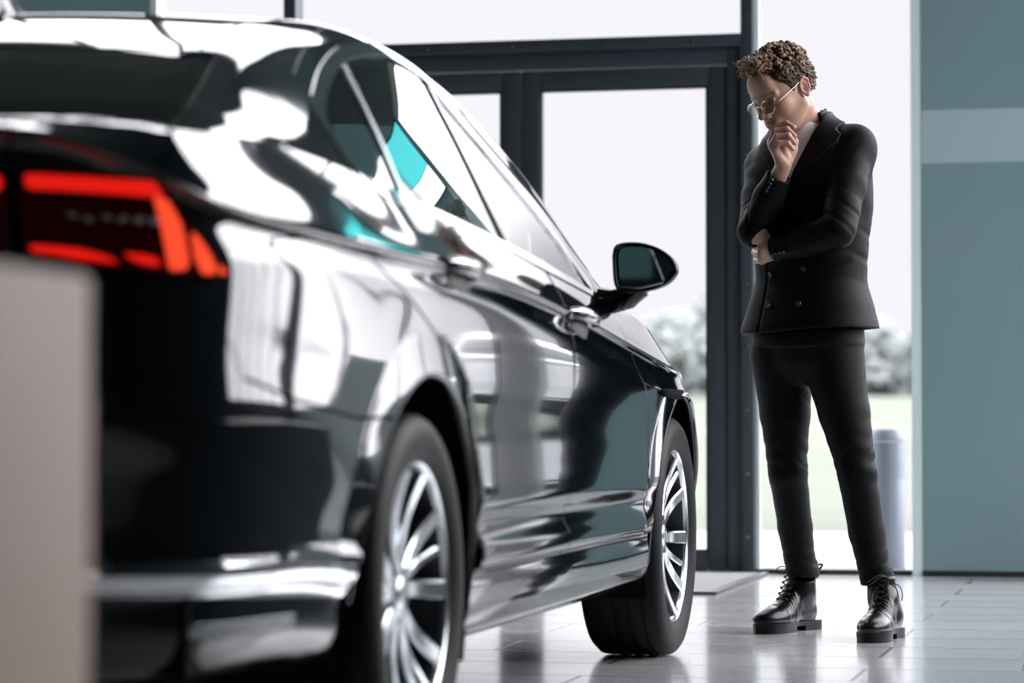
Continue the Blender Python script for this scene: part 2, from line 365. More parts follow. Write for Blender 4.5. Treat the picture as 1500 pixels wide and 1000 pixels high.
# front: teal glass-clad wall panels to either side of the glazing
def wallx(x0, x1, name, y0=YF, y1=YF+.12, HC=HC):
    w = MB()
    w.box((x0, y0, .024), (x1, y1, 1.767)).box((x0, y0, 1.996), (x1, y1, HC))
    o = struct(w.build(name, 'teal_glass', smooth=False))
    box('stripe', (x0, y0, 1.767), (x1, y1, 1.996), 'teal_glass_band', o)
    box('panel_edge', (x0-.045, y0+.002, 0), (x0, y1, HC), 'panel_edge', o) if x0 > 0 else box('panel_edge', (x1, y0+.002, .024), (x1+.03, y1, HC), 'panel_edge', o)  # edge strip widened and paled to carry the reflection along the glass edge
    return o
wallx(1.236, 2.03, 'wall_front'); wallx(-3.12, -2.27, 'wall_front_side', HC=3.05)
box('base_line', (1.236, YF-.004, 0), (2.03, YF+.1, .024), 'gasket', bpy.data.objects['wall_front'])
struct(MB().box((5.9, YF, 0), (XR, YF+.12, HC)).box((XL, YF, 0), (-6.6, YF+.12, HC)).box((2.03, YF, 8.0), (5.9, YF+.12, HC)).box((-6.6, YF, 8.0), (-3.12, YF+.12, HC)).box((-2.27, YF, 8.0), (1.236, YF+.12, HC)).box((3.3, YF, 0), (5.9, YF+.12, .98)).build('wall_front_grey', 'wall_paint', smooth=False))
for i, (a, b, z0, xs) in enumerate(((2.40, 5.9, .98, (3.3, 4.5)), (-6.6, -3.12, 0, (-4.8,)))):
    mb = MB()
    for x in (a, *xs, b-.05): mb.box((x, YF+.02, 0 if x < 3.2 else z0), (x+.05, YF+.08, 8.0))
    for z in (3.6, 7.95): mb.box((a, YF+.02, z), (b, YF+.08, z+.05))
    w = struct(mb.build('window_%d' % (i+2), 'frame_metal', smooth=False))
    box('pane', (a+.04, YF+.045, .0), (b-.04, YF+.055, 7.96), 'pane_glass', w)
w = struct(MB().box((-3.12, YF+.02, 3.05), (-2.27, YF+.08, 3.10)).box((-2.30, YF+.02, 3.05), (-2.24, YF+.08, 8.0)).build('window_6', 'frame_metal', smooth=False)); box('pane', (-3.12, YF+.045, 3.1), (-2.30, YF+.055, 8.0), 'pane_glass', w)
w = struct(box('window_5', (2.03, YF+.02, 0), (2.22, YF+.08, .04), 'frame_metal')); box('pane', (2.03, YF+.045, .04), (2.22, YF+.055, 8.0), 'pane_glass', w)
struct(box('wall_pier', (2.22, YF-.02, 0), (2.40, YF+.2, 8.0), 'column_grey', bev=.01))
struct(box('added_wall_beam', (-6.6, YF-.06, 3.38), (2.22, YF+.22, 4.75), 'beam_teal'))  # added above the view; its reflection darkens the roof edge and shoulders
sg = empty('added_sign', (1.40, YF, 2.68), label='turquoise and white glowing sign added out of view on the teal wall for the rear car window reflection', cat='sign')  # added out of view so its glow shows mirrored in the rear window
box('sign_case', (-.17, -.05, 0), (.17, -.001, .68), 'frame_metal', sg); box('lit_face', (-.16, -.056, .22), (.16, -.05, .67), 'glow_turquoise', sg); box('lit_face', (-.16, -.056, .01), (.16, -.05, .215), 'glow_white', sg)
# glazed entrance: posts, transom, two door leaves, fixed panes
fr = MB()
fr.box((.457, YF-.02, 0), (.512, YF+.10, 8.0), .004).box((-1.625, YF-.02, 0), (-1.568, YF+.10, 8.0), .004)
fr.box((-1.568, YF-.02, 2.296), (.457, YF+.10, 2.352), .004).box((-2.25, YF+.0, 7.96), (1.206, YF+.10, 8.01), .004)
fr = struct(fr.build('window_1', 'frame_metal'))
for z in (.16, .435, .712, .99, 1.26, 1.54, 1.82, 2.09, 2.44, 2.71, 2.98): MB().cyl((.486, YF-.026, z), (.486, YF-.018, z), .006, seg=12).build('screw', 'screw_metal', fr)
for x in (-1.35, -.95, -.561, -.14, .25): MB().cyl((x, YF-.026, 2.322), (x, YF-.018, 2.322), .006, seg=12).build('screw', 'screw_metal', fr)
box('sill_line', (.512, YF+.03, 0), (1.206, YF+.07, .022), 'gasket', fr)
box('sill_line', (-2.24, YF+.03, 0), (-1.625, YF+.07, .022), 'gasket', fr)
box('pane', (.512, YF+.045, .02), (1.204, YF+.057, 7.97), 'pane_glass', fr)
box('pane', (-2.24, YF+.045, .02), (-1.625, YF+.057, 7.97), 'pane_glass', fr)
box('pane', (-1.568, YF+.045, 2.35), (.457, YF+.057, 7.97), 'pane_glass', fr)
box('trim_strip', (.520, YF+.02, .02), (.532, YF+.06, 7.97), 'panel_edge', fr)
# fixed door surround
sr = struct(MB().box((.394, YF, 0), (.457, YF+.09, 2.296), .004).box((-1.568, YF, 0), (-1.505, YF+.09, 2.296), .004).box((-1.505, YF, 2.222), (.394, YF+.09, 2.296), .004).box((-1.505, YF+.02, 0), (.394, YF+.08, .012)).build('trim_1', 'frame_metal'))
def leaf(n, x0, x1, hinge):
    st = .085
    d = MB().box((x0, YF+.012, .014), (x0+st, YF+.075, 2.216), .006).box((x1-st, YF+.012, .014), (x1, YF+.075, 2.216), .006)
    d.box((x0+st, YF+.012, .014), (x1-st, YF+.075, .094), .006).box((x0+st, YF+.012, 2.132), (x1-st, YF+.075, 2.216), .006)
    d = struct(d.build('door_%d' % n, 'frame_metal'))
    gk = .010
    q = MB().box((x0+st, YF+.02, .094), (x0+st+gk, YF+.06, 2.132)).box((x1-st-gk, YF+.02, .094), (x1-st, YF+.06, 2.132)).box((x0+st, YF+.02, .094), (x1-st, YF+.06, .094+gk)).box((x0+st, YF+.02, 2.132-gk), (x1-st, YF+.06, 2.132))
    q.build('gasket', 'gasket', d, smooth=False)
    box('pane', (x0+st, YF+.036, .094), (x1-st, YF+.048, 2.132), 'pane_glass', d)
    hx = x0+.045 if hinge > 0 else x1-.045
    h = MB().tube([(hx, YF+.012, .95), (hx, YF-.045, .95), (hx, YF-.045, 1.55), (hx, YF+.012, 1.55)], .012, 12).build('door_handle', 'satin_metal', d)
    return d
leaf(1, -.530, .392, 1); leaf(2, -1.503, -.534, -1)
m = empty('door_mat', (-.45, 6.3, 0), label='grey fibre entrance mat lying in front of the glass door', cat='mat')
box('mat_pile', (-1.02, -.68, .002), (.99, .70, .012), 'mat_fibre', m)
tag(MB().box((-1.06, -.72, .001), (1.03, -.68, .012)).box((-1.06, .70, .001), (1.03, .74, .012)).box((-1.06, -.68, .001), (-1.02, .70, .012)).box((.99, -.68, .001), (1.03, .70, .012)).build('mat_frame', 'mat_edge', m, smooth=False))
dp = empty('added_dark_platform', (4.3, -1.6, 0), label='long low black platform added out of view on the right to darken the bumper reflections', cat='platform')  # added unseen: a dark mass that keeps the bumper reflections dark
box('platform_top', (-1.45, -5.2, .46), (1.45, 5.2, .50), 'black_plastic', dp, bev=.004); box('platform_base', (-1.40, -5.15, 0), (1.40, 5.15, .46), 'wall_dark', dp)
# taupe display plinth close to the camera, lower left
p = empty('display_plinth', (1.08, -2.88, 0), label='tall taupe display plinth blurred at the left edge in front of the car', cat='plinth')
box('plinth_body', (-.22, -.24, .02), (.22, .24, .775), 'plinth_taupe', p, bev=.006)
box('plinth_base', (-.20, -.22, 0), (.20, .22, .021), 'cavity', p)
# ------------------------------------------------------------------ outside
struct(box('ground_paving', (-14, YF+.10, -.10), (14, 12.3, -.012), 'pavement'))
gv = []; gf = []
nx, ny = 40, 30
for j in range(ny+1):
    for i in range(nx+1):
        y = 12.3 + (j/ny)**1.7*150; x = -60 + 120*i/nx
        gv.append((x, y, -.03 + 1.9*max(0, (y-20)/100)**1.0 + .12*math.sin(x*.31+y*.2)*min(1, (y-12.3)/20)))
for j in range(ny):
    for i in range(nx): a = j*(nx+1)+i; gf.append((a, a+1, a+nx+2, a+nx+1))
struct(mesh_obj('ground_lawn', gv, gf, 'grass'))
# wider ground so the horizon closes
struct(mesh_obj('ground_far', [(-400, 150, 2.2), (58, 150, 2.2), (58, 560, 4), (-400, 560, 4)], [(0, 1, 2, 3)], 'grass'))
struct(mesh_obj('ground_side', [(XR+.15, -40, -.05), (80, -40, -.05), (80, 60, -.05), (14, 60, -.05), (14, 7.2, -.05), (XR+.15, 7.2, -.05)], [(0, 1, 2, 3, 4, 5)], 'pavement'))
def tree(name, x, y, h, w, seed, label, mat, zb=.3):
    r = random.Random(seed); root = empty(name, (x, y, zb), label=label, cat='tree', group='trees beyond the lawn')
    mb = MB()
    for i in range(210):
        a = r.uniform(0, 6.283); q = r.random()**.4; zz = r.uniform(.10, .97); env = math.sin(math.pi*min(1, .18+zz*.82))**.7
        rad = w*r.uniform(.055, .12); rr = bmesh.ops.create_icosphere(mb.bm, subdivisions=2, radius=rad)
        for v in rr['verts']:
            k = 1 + r.uniform(-.35, .35); v.co = Vector((v.co.x*k + q*env*w*.55*math.cos(a), v.co.y*k + q*env*w*.55*math.sin(a), v.co.z*k*.8 + zz*h))
    mb.build('crown', mat, root, smooth=False)
    MB().tube([(0, 0, -.3), (.05, 0, h*.3), (0, .05, h*.6)], [w*.05, w*.04, w*.02], 8).build('trunk', 'trunk_bark', root)
    return root
b = empty('litter_bin', (1.01, 7.94, -.012), label='slim grey cylindrical litter bin standing outside behind the glass pane', cat='bin')
MB().lathe([(0, 0), (.075, 0), (.077, .004), (.077, .40), (.0765, .404), (.0765, .412), (.077, .416), (.077, .58)], seg=40).build('bin_body', 'bin_metal', b)
MB().lathe([(.077, .583), (.080, .585), (.080, .63), (.075, .638), (.0, .638)], seg=40).build('bin_lid', 'bin_metal', b)
MB().cyl((-.01, -.082, .05), (-.01, -.074, .05), .012, seg=16).build('bin_lock', 'cavity', b)

TREES = ((-17.8, 126, 5.0, 4.4, 'foliage', 'first pale hazy tree right of the door post, beyond the lawn'),
         (-22.6, 140, 4.6, 5.0, 'foliage_far', 'pale hazy tree beyond the lawn, hidden mostly by the dark door post'),
         (-27.5, 128, 5.2, 4.6, 'foliage', 'taller hazy tree seen through the door glass near the car mirror'),
         (-31.2, 121, 3.4, 5.2, 'foliage_far', 'low pale hazy tree seen through the door glass left of a taller one'),
         (-35.5, 142, 4.4, 5.4, 'foliage', 'hazy tree far outside, hidden behind the car bonnet'),
         (-12.6, 138, 4.2, 5.6, 'foliage_far', 'low pale hazy tree beyond the lawn behind the legs of the person'),
         (-7.2, 132, 4.6, 5.0, 'foliage', 'greenest hazy tree beyond the lawn above the grey litter bin'))
for i, (x, y, h, w, mt, lb) in enumerate(TREES): tree('tree', x, y, h, w, 11+i, lb, mt, 1.85)
w = struct(MB().box((-2.3, YB-.08, 1.64), (-2.26, YB-.02, 2.6)).box((-1.37, YB-.08, 1.64), (-1.33, YB-.02, 2.6)).box((-2.3, YB-.08, 1.64), (-1.33, YB-.02, 1.72)).box((-2.3, YB-.08, 2.56), (-1.33, YB-.02, 2.6)).build('window_7', 'frame_metal', smooth=False))
box('pane', (-2.27, YB-.055, 1.70), (-1.36, YB-.045, 2.58), 'pane_glass', w)
# ---------------------------------------------------------------- clipping panels out of the body surfaces
def sdpoly(X, Y, poly):
    """signed distance to a closed 2D polygon, positive inside"""
    poly = np.asarray(poly, float); sh = np.shape(X); x = np.ravel(X); y = np.ravel(Y)
    d = np.full(x.shape, 1e9); ins = np.zeros(x.shape, bool); n = len(poly)
    for i in range(n):
        a = poly[i]; b = poly[(i+1) % n]; e = b - a; w0 = x-a[0]; w1 = y-a[1]
        t = np.clip((w0*e[0]+w1*e[1])/max(e@e, 1e-12), 0, 1)
        d = np.minimum(d, np.hypot(w0-e[0]*t, w1-e[1]*t))
        if a[1] != b[1]:
            c = (a[1] > y) != (b[1] > y); xi = (b[0]-a[0])*(y-a[1])/(b[1]-a[1])+a[0]; ins ^= c & (x < xi)
    return np.where(ins, d, -d).reshape(sh)
def below(X, Y, line):
    """height of the polyline (x -> y) above the points: positive below it"""
    line = np.asarray(line); return np.interp(X, line[:,0], line[:,1]) - Y
def clip_grid(P, Nn, f):
    U, V = f.shape; f = np.where(np.abs(f) < 1e-9, 1e-9, f); pos = f > 0
    idx = {}; VV = []; NN = []; FF = []
    def vid(i, j):
        k = (i, j)
        if k not in idx: idx[k] = len(VV); VV.append(P[i, j]); NN.append(Nn[i, j])
        return idx[k]
    def eid(a, b):
        k = (a, b) if a < b else (b, a)
        if k not in idx:
            fa, fb = f[k[0]], f[k[1]]; t = fa/(fa-fb); idx[k] = len(VV)
            VV.append(P[k[0]]*(1-t) + P[k[1]]*t); NN.append(Nn[k[0]]*(1-t) + Nn[k[1]]*t)
        return idx[k]
    cnt = pos[:-1,:-1].astype(int) + pos[1:,:-1] + pos[1:,1:] + pos[:-1,1:]
    for i, j in np.argwhere(cnt > 0):
        c = [(i, j), (i+1, j), (i+1, j+1), (i, j+1)]; poly = []
        if cnt[i, j] == 4: poly = [vid(*q) for q in c]
        else:
            for q in range(4):
                a, b = tuple(c[q]), tuple(c[(q+1) % 4])
                if pos[a]: poly.append(vid(*a))
                if pos[a] != pos[b]: poly.append(eid(a, b))
        q = [poly[0]]
        for v in poly[1:]:
            if np.linalg.norm(VV[v]-VV[q[-1]]) > 1e-6: q.append(v)
        if len(q) > 2 and np.linalg.norm(VV[q[0]]-VV[q[-1]]) < 1e-6: q.pop()
        if len(q) > 2: FF.append(q)
    return VV, NN, FF
def panel(name, pieces, mat, parent, thick=.012, off=0.0, mirror=0):
    """pieces: (P, N, f).  mirror 0 right only, 1 left only, 2 both halves in one mesh"""
    V = []; Nn = []; F = []
    for P, nn, f in pieces:
        v, n, fc = clip_grid(P + nn*off, nn, f); b = len(V); V += v; Nn += n; F += [[b+i for i in q] for q in fc]
    V = np.array(V).reshape(-1, 3); Nn = np.array(Nn).reshape(-1, 3); Nn /= np.maximum(np.linalg.norm(Nn, axis=1, keepdims=True), 1e-9)
    # weld coincident points of different pieces so no false rim appears between them
    key = {}; mp = np.arange(len(V))
    for i, v in enumerate(V):
        k = tuple(np.round(v, 5))
        if k in key: mp[i] = key[k]
        else: key[k] = i
    F = [[int(mp[i]) for i in q] for q in F]
    F = [q for q in F if len(set(q)) == len(q)]
    if thick > 0:
        ec = {}
        for q in F:
            for a, b in zip(q, q[1:]+q[:1]): ec.setdefault((min(a, b), max(a, b)), []).append((a, b))
        rim = {}; rv = []; rn = []; rf = []; base = len(V)
        lat = {}
        for (k, l) in ec.items():
            if len(l) != 1: continue
            a, b = l[0]
            if mirror == 2 and abs(V[a][0]) < 1e-4 and abs(V[b][0]) < 1e-4: continue
            d = np.cross(V[b]-V[a], Nn[a])
            for v in (a, b): lat[v] = lat.get(v, 0) + d
            rf.append((a, b))
        for v, d in lat.items():
            L = d/max(np.linalg.norm(d), 1e-9); rim[v] = base+len(rv)
            rv += [V[v], V[v] - Nn[v]*.0015 + L*.0006, V[v] - Nn[v]*thick]; rn += [(Nn[v]+.6*L), L, L]
        if rv:
            V = np.vstack([V, rv]); Nn = np.vstack([Nn, rn]); Nn /= np.maximum(np.linalg.norm(Nn, axis=1, keepdims=True), 1e-9)
        for a, b in rf:
            p, q = rim[a], rim[b]
            F.append([q, p, p+1, q+1]); F.append([q+1, p+1, p+2, q+2])
    if mirror:
        M = V*np.array([-1, 1, 1]); NM = Nn*np.array([-1, 1, 1]); FM = [list(reversed(q)) for q in F]
        if mirror == 1: V, Nn, F = M, NM, FM
        else:
            b = len(V); V = np.vstack([V, M]); Nn = np.vstack([Nn, NM]); F = F + [[b+i for i in q] for q in FM]
    if not F: print('EMPTY PANEL', name); return None
    used = np.unique([i for q in F for i in q]); re = -np.ones(len(V), int); re[used] = np.arange(len(used))
    return mesh_obj(name, V[used], [[re[i] for i in q] for q in F], mat, parent, normals=Nn[used])

CAR = empty('car', (0, 0, 0), label='glossy black sedan seen from behind with its red tail light and alloy wheels', cat='car')
B = make_belt(); T = make_top(B); NB = grid_normals(B); NT = grid_normals(T)
NB[0,:,0] = 0; NB[-1,:,0] = 0; NB /= np.linalg.norm(NB, axis=-1, keepdims=True)
NT[:,-1,0] = 0; NT /= np.linalg.norm(NT, axis=-1, keepdims=True)
bx, by, bz = B[...,0], B[...,1], B[...,2]; tx, ty, tz = T[...,0], T[...,1], T[...,2]
bw = bx + by
mn = lambda *a: np.minimum.reduce([np.asarray(q) for q in a])
RWH, FWH = 0.0, 2.791; ZW = .334; RA = .402
arch_r = np.hypot(by-RWH, bz-ZW) - RA; arch_f = np.hypot(by-FWH, bz-ZW) - RA
G = .0036
sill_z = .349
low = lambda z, w=.03: bz - z
# seams of the side (y, z)
door_rear = crv([(-.19,1.12),(-.255,1.03),(-.295,.937),(-.183,.897),(.05,.812),(.202,.752),(.31,.678),(.40,.57),(.44,.48),(.455,.345)], 6)
lineB = np.array([(1.318, .3), (1.318, .70), (1.335, .80), (1.345, 1.1)])
seamF = np.array([(2.335,.30),(2.335,.61),(2.30,.70),(2.20,.77),(2.15,.83),(2.10,.90),(2.06,.98)])
def left_of(line, Y, Z):  # positive when y is larger than the seam
    l = line[np.argsort(line[:,1])]; return Y - np.interp(Z, l[:,1], l[:,0])
reg_door = sdpoly(by, bz, [(-.19,1.2)] + [tuple(p) for p in door_rear] + [(.455,.3),(1.318,.3),(1.318,1.2)])
dB = left_of(lineB, by, bz); dF = left_of(seamF, by, bz)
bump_line = np.array([(-1.4,.866),(-.93,.866),(-.905,.80),(-.86,.715),(-.70,.682),(-.42,.655),(-.3,.655)])
tail_poly = [(-.489,1.030),(-.357,1.027),(-.227,1.018),(-.191,.996),(-.150,.948),(-.100,.910),(-.045,.873),(-.119,.868),(-.253,.872),(-.489,.890)]
f_tail = sdpoly(bw, bz, tail_poly)
trunk_w = -.502
is_trunk = mn(trunk_w - bw, bz - .705, .2 - by)
rearz = mn(-.1 - by)
R = [(0, ''), (1, '')]
top_in = 1.0
# door-light opening on the glasshouse (y, z)
dlo = [(-.140,1.130),(-.114,1.186),(-.072,1.216),(-.013,1.244),(.105,1.295),(.259,1.348),(.385,1.378),(.540,1.404),(.705,1.417),(.861,1.415),
       (.988,1.399),(1.097,1.348),(1.241,1.289),(1.445,1.212),(1.671,1.127),(1.901,1.022),(1.985,.982),(1.706,.993),(1.373,1.010),(.918,1.038),(.565,1.051),(.132,1.066),(-.110,1.080),(-.150,1.095)]
dlo = crv(dlo + [dlo[0]], 3)[:-1]
side = np.clip((.56 - np.broadcast_to(np.linspace(0, 1, T.shape[1]), tx.shape))*1.0, -1, 1)  # keep to the side part of the section
f_dlo = np.minimum(sdpoly(ty, tz, dlo), side)
glass_poly = [(-1,-.62),(.0,-.62),(.35,-.608),(.55,-.57),(.600,-.53),(.612,-.48),(.600,-.36),(.585,-.26),(.568,-.225),(.53,-.24),(.35,-.265),(0,-.275),(-1,-.275)]
f_rg = sdpoly(tx, ty, glass_poly)
ws_poly = [(-1,2.47),(0,2.47),(.4,2.44),(.68,2.36),(.685,2.30),(.645,1.95),(.60,1.62),(.565,1.56),(.35,1.60),(0,1.63),(-1,1.63)]
f_ws = np.minimum(sdpoly(tx, ty, ws_poly), ty - 1.4)
f_hood = mn(ty - np.interp(tx, [0,.4,.7,1], [2.50,2.475,2.40,2.35]), np.interp(ty, [2.3,2.6,3.3,3.7], [.735,.735,.70,.66]) - tx)
f_deck = mn(np.interp(tx, [0,.35,.57,.62,1], [-.635,-.622,-.60,-.575,-.575]) - ty, np.interp(ty, [-1.1,-1.02,-.9,-.56], [.56,.575,.60,.615]) - tx)
f_fend = mn(ty - np.interp(tz, [.8, .95, 1.1], [2.10, 2.06, 2.05]), -f_hood)
f_roof = mn(-f_rg-.004, -f_ws-.004, -f_deck-.002, -f_hood-.002, -f_dlo-.0)
frame_band = mn(-f_dlo - .027, .060 + f_dlo, side)
is_frame = mn(frame_band, ty + .05)
f_cowl = mn(ty - 2.36, -f_ws - .004, -f_hood - .004, .62 - tx)
f_quart_top = mn(.12 - ty - (tz-1.2)*.0, -f_rg-.004, -f_deck-G)
# ---- painted panels
for m in (0, 1):
    panel('quarter_panel', [(B, NB, mn(np.where(by < .6, 1, -1), -reg_door-G, arch_r, np.maximum(-below(by, bz, bump_line)-G, -1), -f_tail-G, np.where(bw < trunk_w, -1, 1)*np.maximum(np.abs(bw-trunk_w), .0)-G if False else bw-trunk_w-G, 1.318-by))], 'car_paint', CAR, mirror=m)
    panel('rear_door', [(B, NB, mn(reg_door-G, arch_r, -dB-G, bz-sill_z))], 'car_paint', CAR, mirror=m)
    panel('front_door', [(B, NB, mn(dB-G, -dF-G, bz-sill_z))], 'car_paint', CAR, mirror=m)
    panel('front_fender', [(B, NB, mn(dF-G, arch_f, bz-sill_z, np.interp(bz, [.3,.6,.66,.9], [3.15,3.18,3.42,3.50])-by)), (T, NT, mn(f_fend, -f_dlo-.026, -f_ws-.004, -f_cowl-.003))], 'car_paint', CAR, mirror=m)
    panel('side_sill', [(B, NB, mn(sill_z-.004-bz, arch_r, arch_f, by-.2, 2.6-by))], 'car_paint', CAR, mirror=m)
    panel('tail_light', [(B, NB, f_tail)], 'lens_red', CAR, mirror=m, thick=.02)
    panel('window_frame', [(T, NT, is_frame)], 'car_paint', CAR, mirror=m, thick=.006)
    panel('window_trim', [(T, NT, mn(-f_dlo+.001, .026+f_dlo, side)), (B, NB, mn(sdpoly(by, bz, dlo)+.013, by+.3, 2.2-by))], 'chrome', CAR, thick=.008, off=.003, mirror=m)
    # glass of the side, one pane per window
    tl = np.array([(.09,1.04),(.110,1.078),(.174,1.176),(.226,1.268),(.27,1.351),(.33,1.45)]); dC = left_of(tl, ty, tz)
    bl = np.array([(.985,1.03),(.958,1.14),(.955,1.23),(.966,1.338),(.99,1.41),(1.0,1.46)]); dP = left_of(bl, ty, tz)
    panel('quarter_window', [(T, NT, mn(f_dlo, -dC-.011))], 'car_glass_dark', CAR, thick=.004, off=-.004, mirror=m)
    panel('window_divider', [(T, NT, mn(f_dlo, .0115-np.abs(dC)))], 'satin_metal', CAR, thick=.008, off=.002, mirror=m)
    panel('rear_door_window', [(T, NT, mn(f_dlo, dC-.011, -dP-.012))], 'car_glass_dark', CAR, thick=.004, off=-.004, mirror=m)
    panel('pillar_cover', [(T, NT, mn(f_dlo, .0125-np.abs(dP-.004)))], 'black_trim', CAR, thick=.008, off=.001, mirror=m)
    panel('front_door_window', [(T, NT, mn(f_dlo, dP-.016))], 'car_glass', CAR, thick=.004, off=-.004, mirror=m)
panel('roof', [(T, NT, mn(f_roof, -f_cowl-.003, -f_fend-.002, np.maximum(-is_frame-.0015, -1), -(.026+f_dlo)*1.0))], 'car_paint', CAR, mirror=2)
panel('trunk_lid', [(T, NT, mn(f_deck-G)), (B, NB, mn(is_trunk-G))], 'car_paint', CAR, mirror=2)
panel('hood', [(T, NT, f_hood-G)], 'car_paint', CAR, mirror=2)
panel('cowl_panel', [(T, NT, f_cowl)], 'black_plastic', CAR, mirror=2, off=-.006)
panel('rear_window', [(T, NT, f_rg)], 'car_glass_dark', CAR, thick=.004, off=-.002, mirror=2)
panel('windshield', [(T, NT, f_ws)], 'car_glass', CAR, thick=.004, off=-.002, mirror=2)
# rear bumper, its chrome strip and the dark valance below
behind = mn(below(by, bz, bump_line)-G, arch_r, .0-by)
behind = mn(behind, np.where(is_trunk > -.01, -is_trunk-G, 1), np.where(f_tail > -.01, -f_tail-G, 1))
czl = .392 + 0*bz; czh = .442 + 0*bz
tilt = np.interp(by, [-1.1, -.45], [0, -.034])
panel('rear_bumper', [(B, NB, mn(behind, bz-(czh+tilt)-.001))], 'car_paint', CAR, mirror=2)
panel('bumper_trim', [(B, NB, mn(behind, (czh+tilt)-bz, bz-(czl+tilt), arch_r-.03))], 'chrome', CAR, off=.006, mirror=2)
panel('rear_valance', [(B, NB, mn(behind, (czl+tilt)-bz-.001))], 'black_trim', CAR, mirror=2)
# front bumper with lamps and grille
fz = mn(by - np.interp(bz, [.3,.6,.66,.9], [3.15,3.18,3.42,3.50]) - G, arch_f)
lamp_f = mn(bz - .575, .685 - bz, bx - .44, by - 3.2, 3.62 - by)
gr_f = mn(bz - .56, .665 - bz, .40 - bx, by - 3.4)
gl_f = mn(bz - .25, .40 - bz, .52 - bx, by - 3.4)
front = mn(by - 2.4, np.maximum(fz, mn(by-3.1, bz-.60, by-np.interp(bz, [.3,.6,.66,.9], [3.15,3.18,3.42,3.50])-G)))
panel('front_bumper', [(B, NB, mn(front, -lamp_f-G, -gr_f-G, -gl_f-G, arch_f))], 'car_paint', CAR, mirror=2)
for m in (0, 1): panel('headlight', [(B, NB, lamp_f)], 'lens_clear', CAR, mirror=m, off=-.002)
panel('grille', [(B, NB, gr_f)], 'chrome', CAR, mirror=2, off=-.012); panel('grille', [(B, NB, gl_f)], 'black_plastic', CAR, mirror=2, off=-.02)
# inner shell so every gap is dark
shell_f = mn(np.hypot(by-RWH, bz-ZW)-.42, np.hypot(by-FWH, bz-ZW)-.42)
panel('inner_shell', [(B, NB, mn(shell_f, bz-.2))], 'cavity', CAR, thick=0, off=-.016, mirror=2)
shell_t = mn(np.maximum(np.maximum(mn(1.0-ty*0-1.0+(-.62-ty)), ty-2.48), .02 - np.broadcast_to(np.linspace(0, 1, T.shape[1]), tx.shape)))
panel('inner_deck', [(T, NT, -.60-ty)], 'cavity', CAR, thick=0, off=-.016, mirror=2); panel('inner_hood', [(T, NT, ty-2.50)], 'cavity', CAR, thick=0, off=-.016, mirror=2)
lin_f = mn(-f_rg+.03, -f_ws+.03, -f_dlo+.012, ty+.75, 2.5-ty)
panel('headliner', [(T, NT, lin_f)], 'cabin_fabric', CAR, thick=0, off=-.02, mirror=2)
mb = MB().box((-.70, -.80, .225), (.70, 3.35, .26)).box((-.80, .50, .20), (.80, 2.28, .24)).box((-.78,-.93,.26),(.78,-.5,.5))
mb.build('floor_pan', 'cavity', CAR, smooth=False)
# wheel housings
for yc in (RWH, FWH):
    for s in (1, -1):
        mb = MB(); Mx = Matrix.Translation((0, yc, ZW)) @ Matrix.Rotation(math.pi/2, 4, 'Y')
        mb.lathe([(.416, s*.885), (.416, s*.52), (.0, s*.52)], Mx, seg=48, a0=math.pi-1.95, a1=math.pi+1.95)
        mb.build('wheel_housing', 'cavity', CAR)
# dark arch lips
def arch_lip(yc, m):
    pts = []
    th = np.radians(np.linspace(-8, 188, 80)); ring = []
    d = np.abs(np.hypot(by-yc, bz-ZW) - (RA+.001)); 
    for a in th:
        y = yc + (RA+.002)*math.cos(a); z = ZW + (RA+.002)*math.sin(a)
        k = (by-y)**2 + (bz-z)**2 + np.where(bx < .5, 9, 0); i = np.unravel_index(np.argmin(k), k.shape)
        if k[i] > .0009: continue
        ring.append((bx[i], y, z))
    V = []; F = []
    xs = np.array([r[0] for r in ring]); xs = np.convolve(np.pad(xs, 3, mode='edge'), np.ones(7)/7, mode='valid')
    s = -1 if m else 1
    for (x0, y, z), x in zip(ring, xs):
        c = np.array([y-yc, z-ZW]); c /= np.linalg.norm(c)
        for dx, dr in ((.001, .003), (.002, 0), (-.004, -.007), (-.03, -.007), (-.035, .006)):
            V.append((s*(x+dx), y + c[0]*dr, z + c[1]*dr))
    n = len(ring)
    for i in range(n-1):
        for j in range(4):
            q = [i*5+j, (i+1)*5+j, (i+1)*5+j+1, i*5+j+1]; F.append(q if s < 0 else q[::-1])
    mesh_obj('arch_lip', V, F, 'black_trim', CAR)
for yc in (RWH, FWH):
    for m in (0, 1): arch_lip(yc, m)
# ---- tail light details
def belt_pt(w, z, off=0.0):
    k = (bw-w)**2 + (bz-z)**2 + np.where(by > .2, 9, 0); i, j = np.unravel_index(np.argmin(k), k.shape)
    i = min(max(i, 1), bw.shape[0]-2); best = None
    return B[i, j] + NB[i, j]*off
def tail_bits(m):
    par = [o for o in CAR.children if o.name.startswith('tail_light')][m]
    for poly, mt in (([(-.478,1.022),(-.230,1.012),(-.205,.992),(-.235,.990),(-.478,1.000)], 'lamp_red'),
                     ([(-.228,.992),(-.196,.985),(-.172,.95),(-.165,.92),(-.158,.880),(-.205,.877),(-.215,.93)], 'lamp_orange'),
                     ([(-.150,.940),(-.128,.925),(-.098,.895),(-.092,.874),(-.128,.874),(-.145,.90)], 'lamp_orange'),
                     ([(-.082,.890),(-.052,.877),(-.085,.874)], 'lamp_orange'),
                     ([(-.478,.914),(-.265,.900),(-.225,.896),(-.225,.884),(-.300,.886),(-.478,.900)], 'lamp_red')):
        panel('light_element', [(B, NB, sdpoly(bw, bz, poly))], mt, par, thick=.003, off=.0015, mirror=m)
    for k in range(8):
        w = -.470 + k*.033
        panel('reflector', [(B, NB, .009*1.0 - np.maximum(np.abs(bw-w-.007)*.75, np.abs(bz-.958+.004*k*.2)*1.6))], 'lens_clear', par, thick=.002, off=.001, mirror=m)
for m in (0, 1): tail_bits(m)
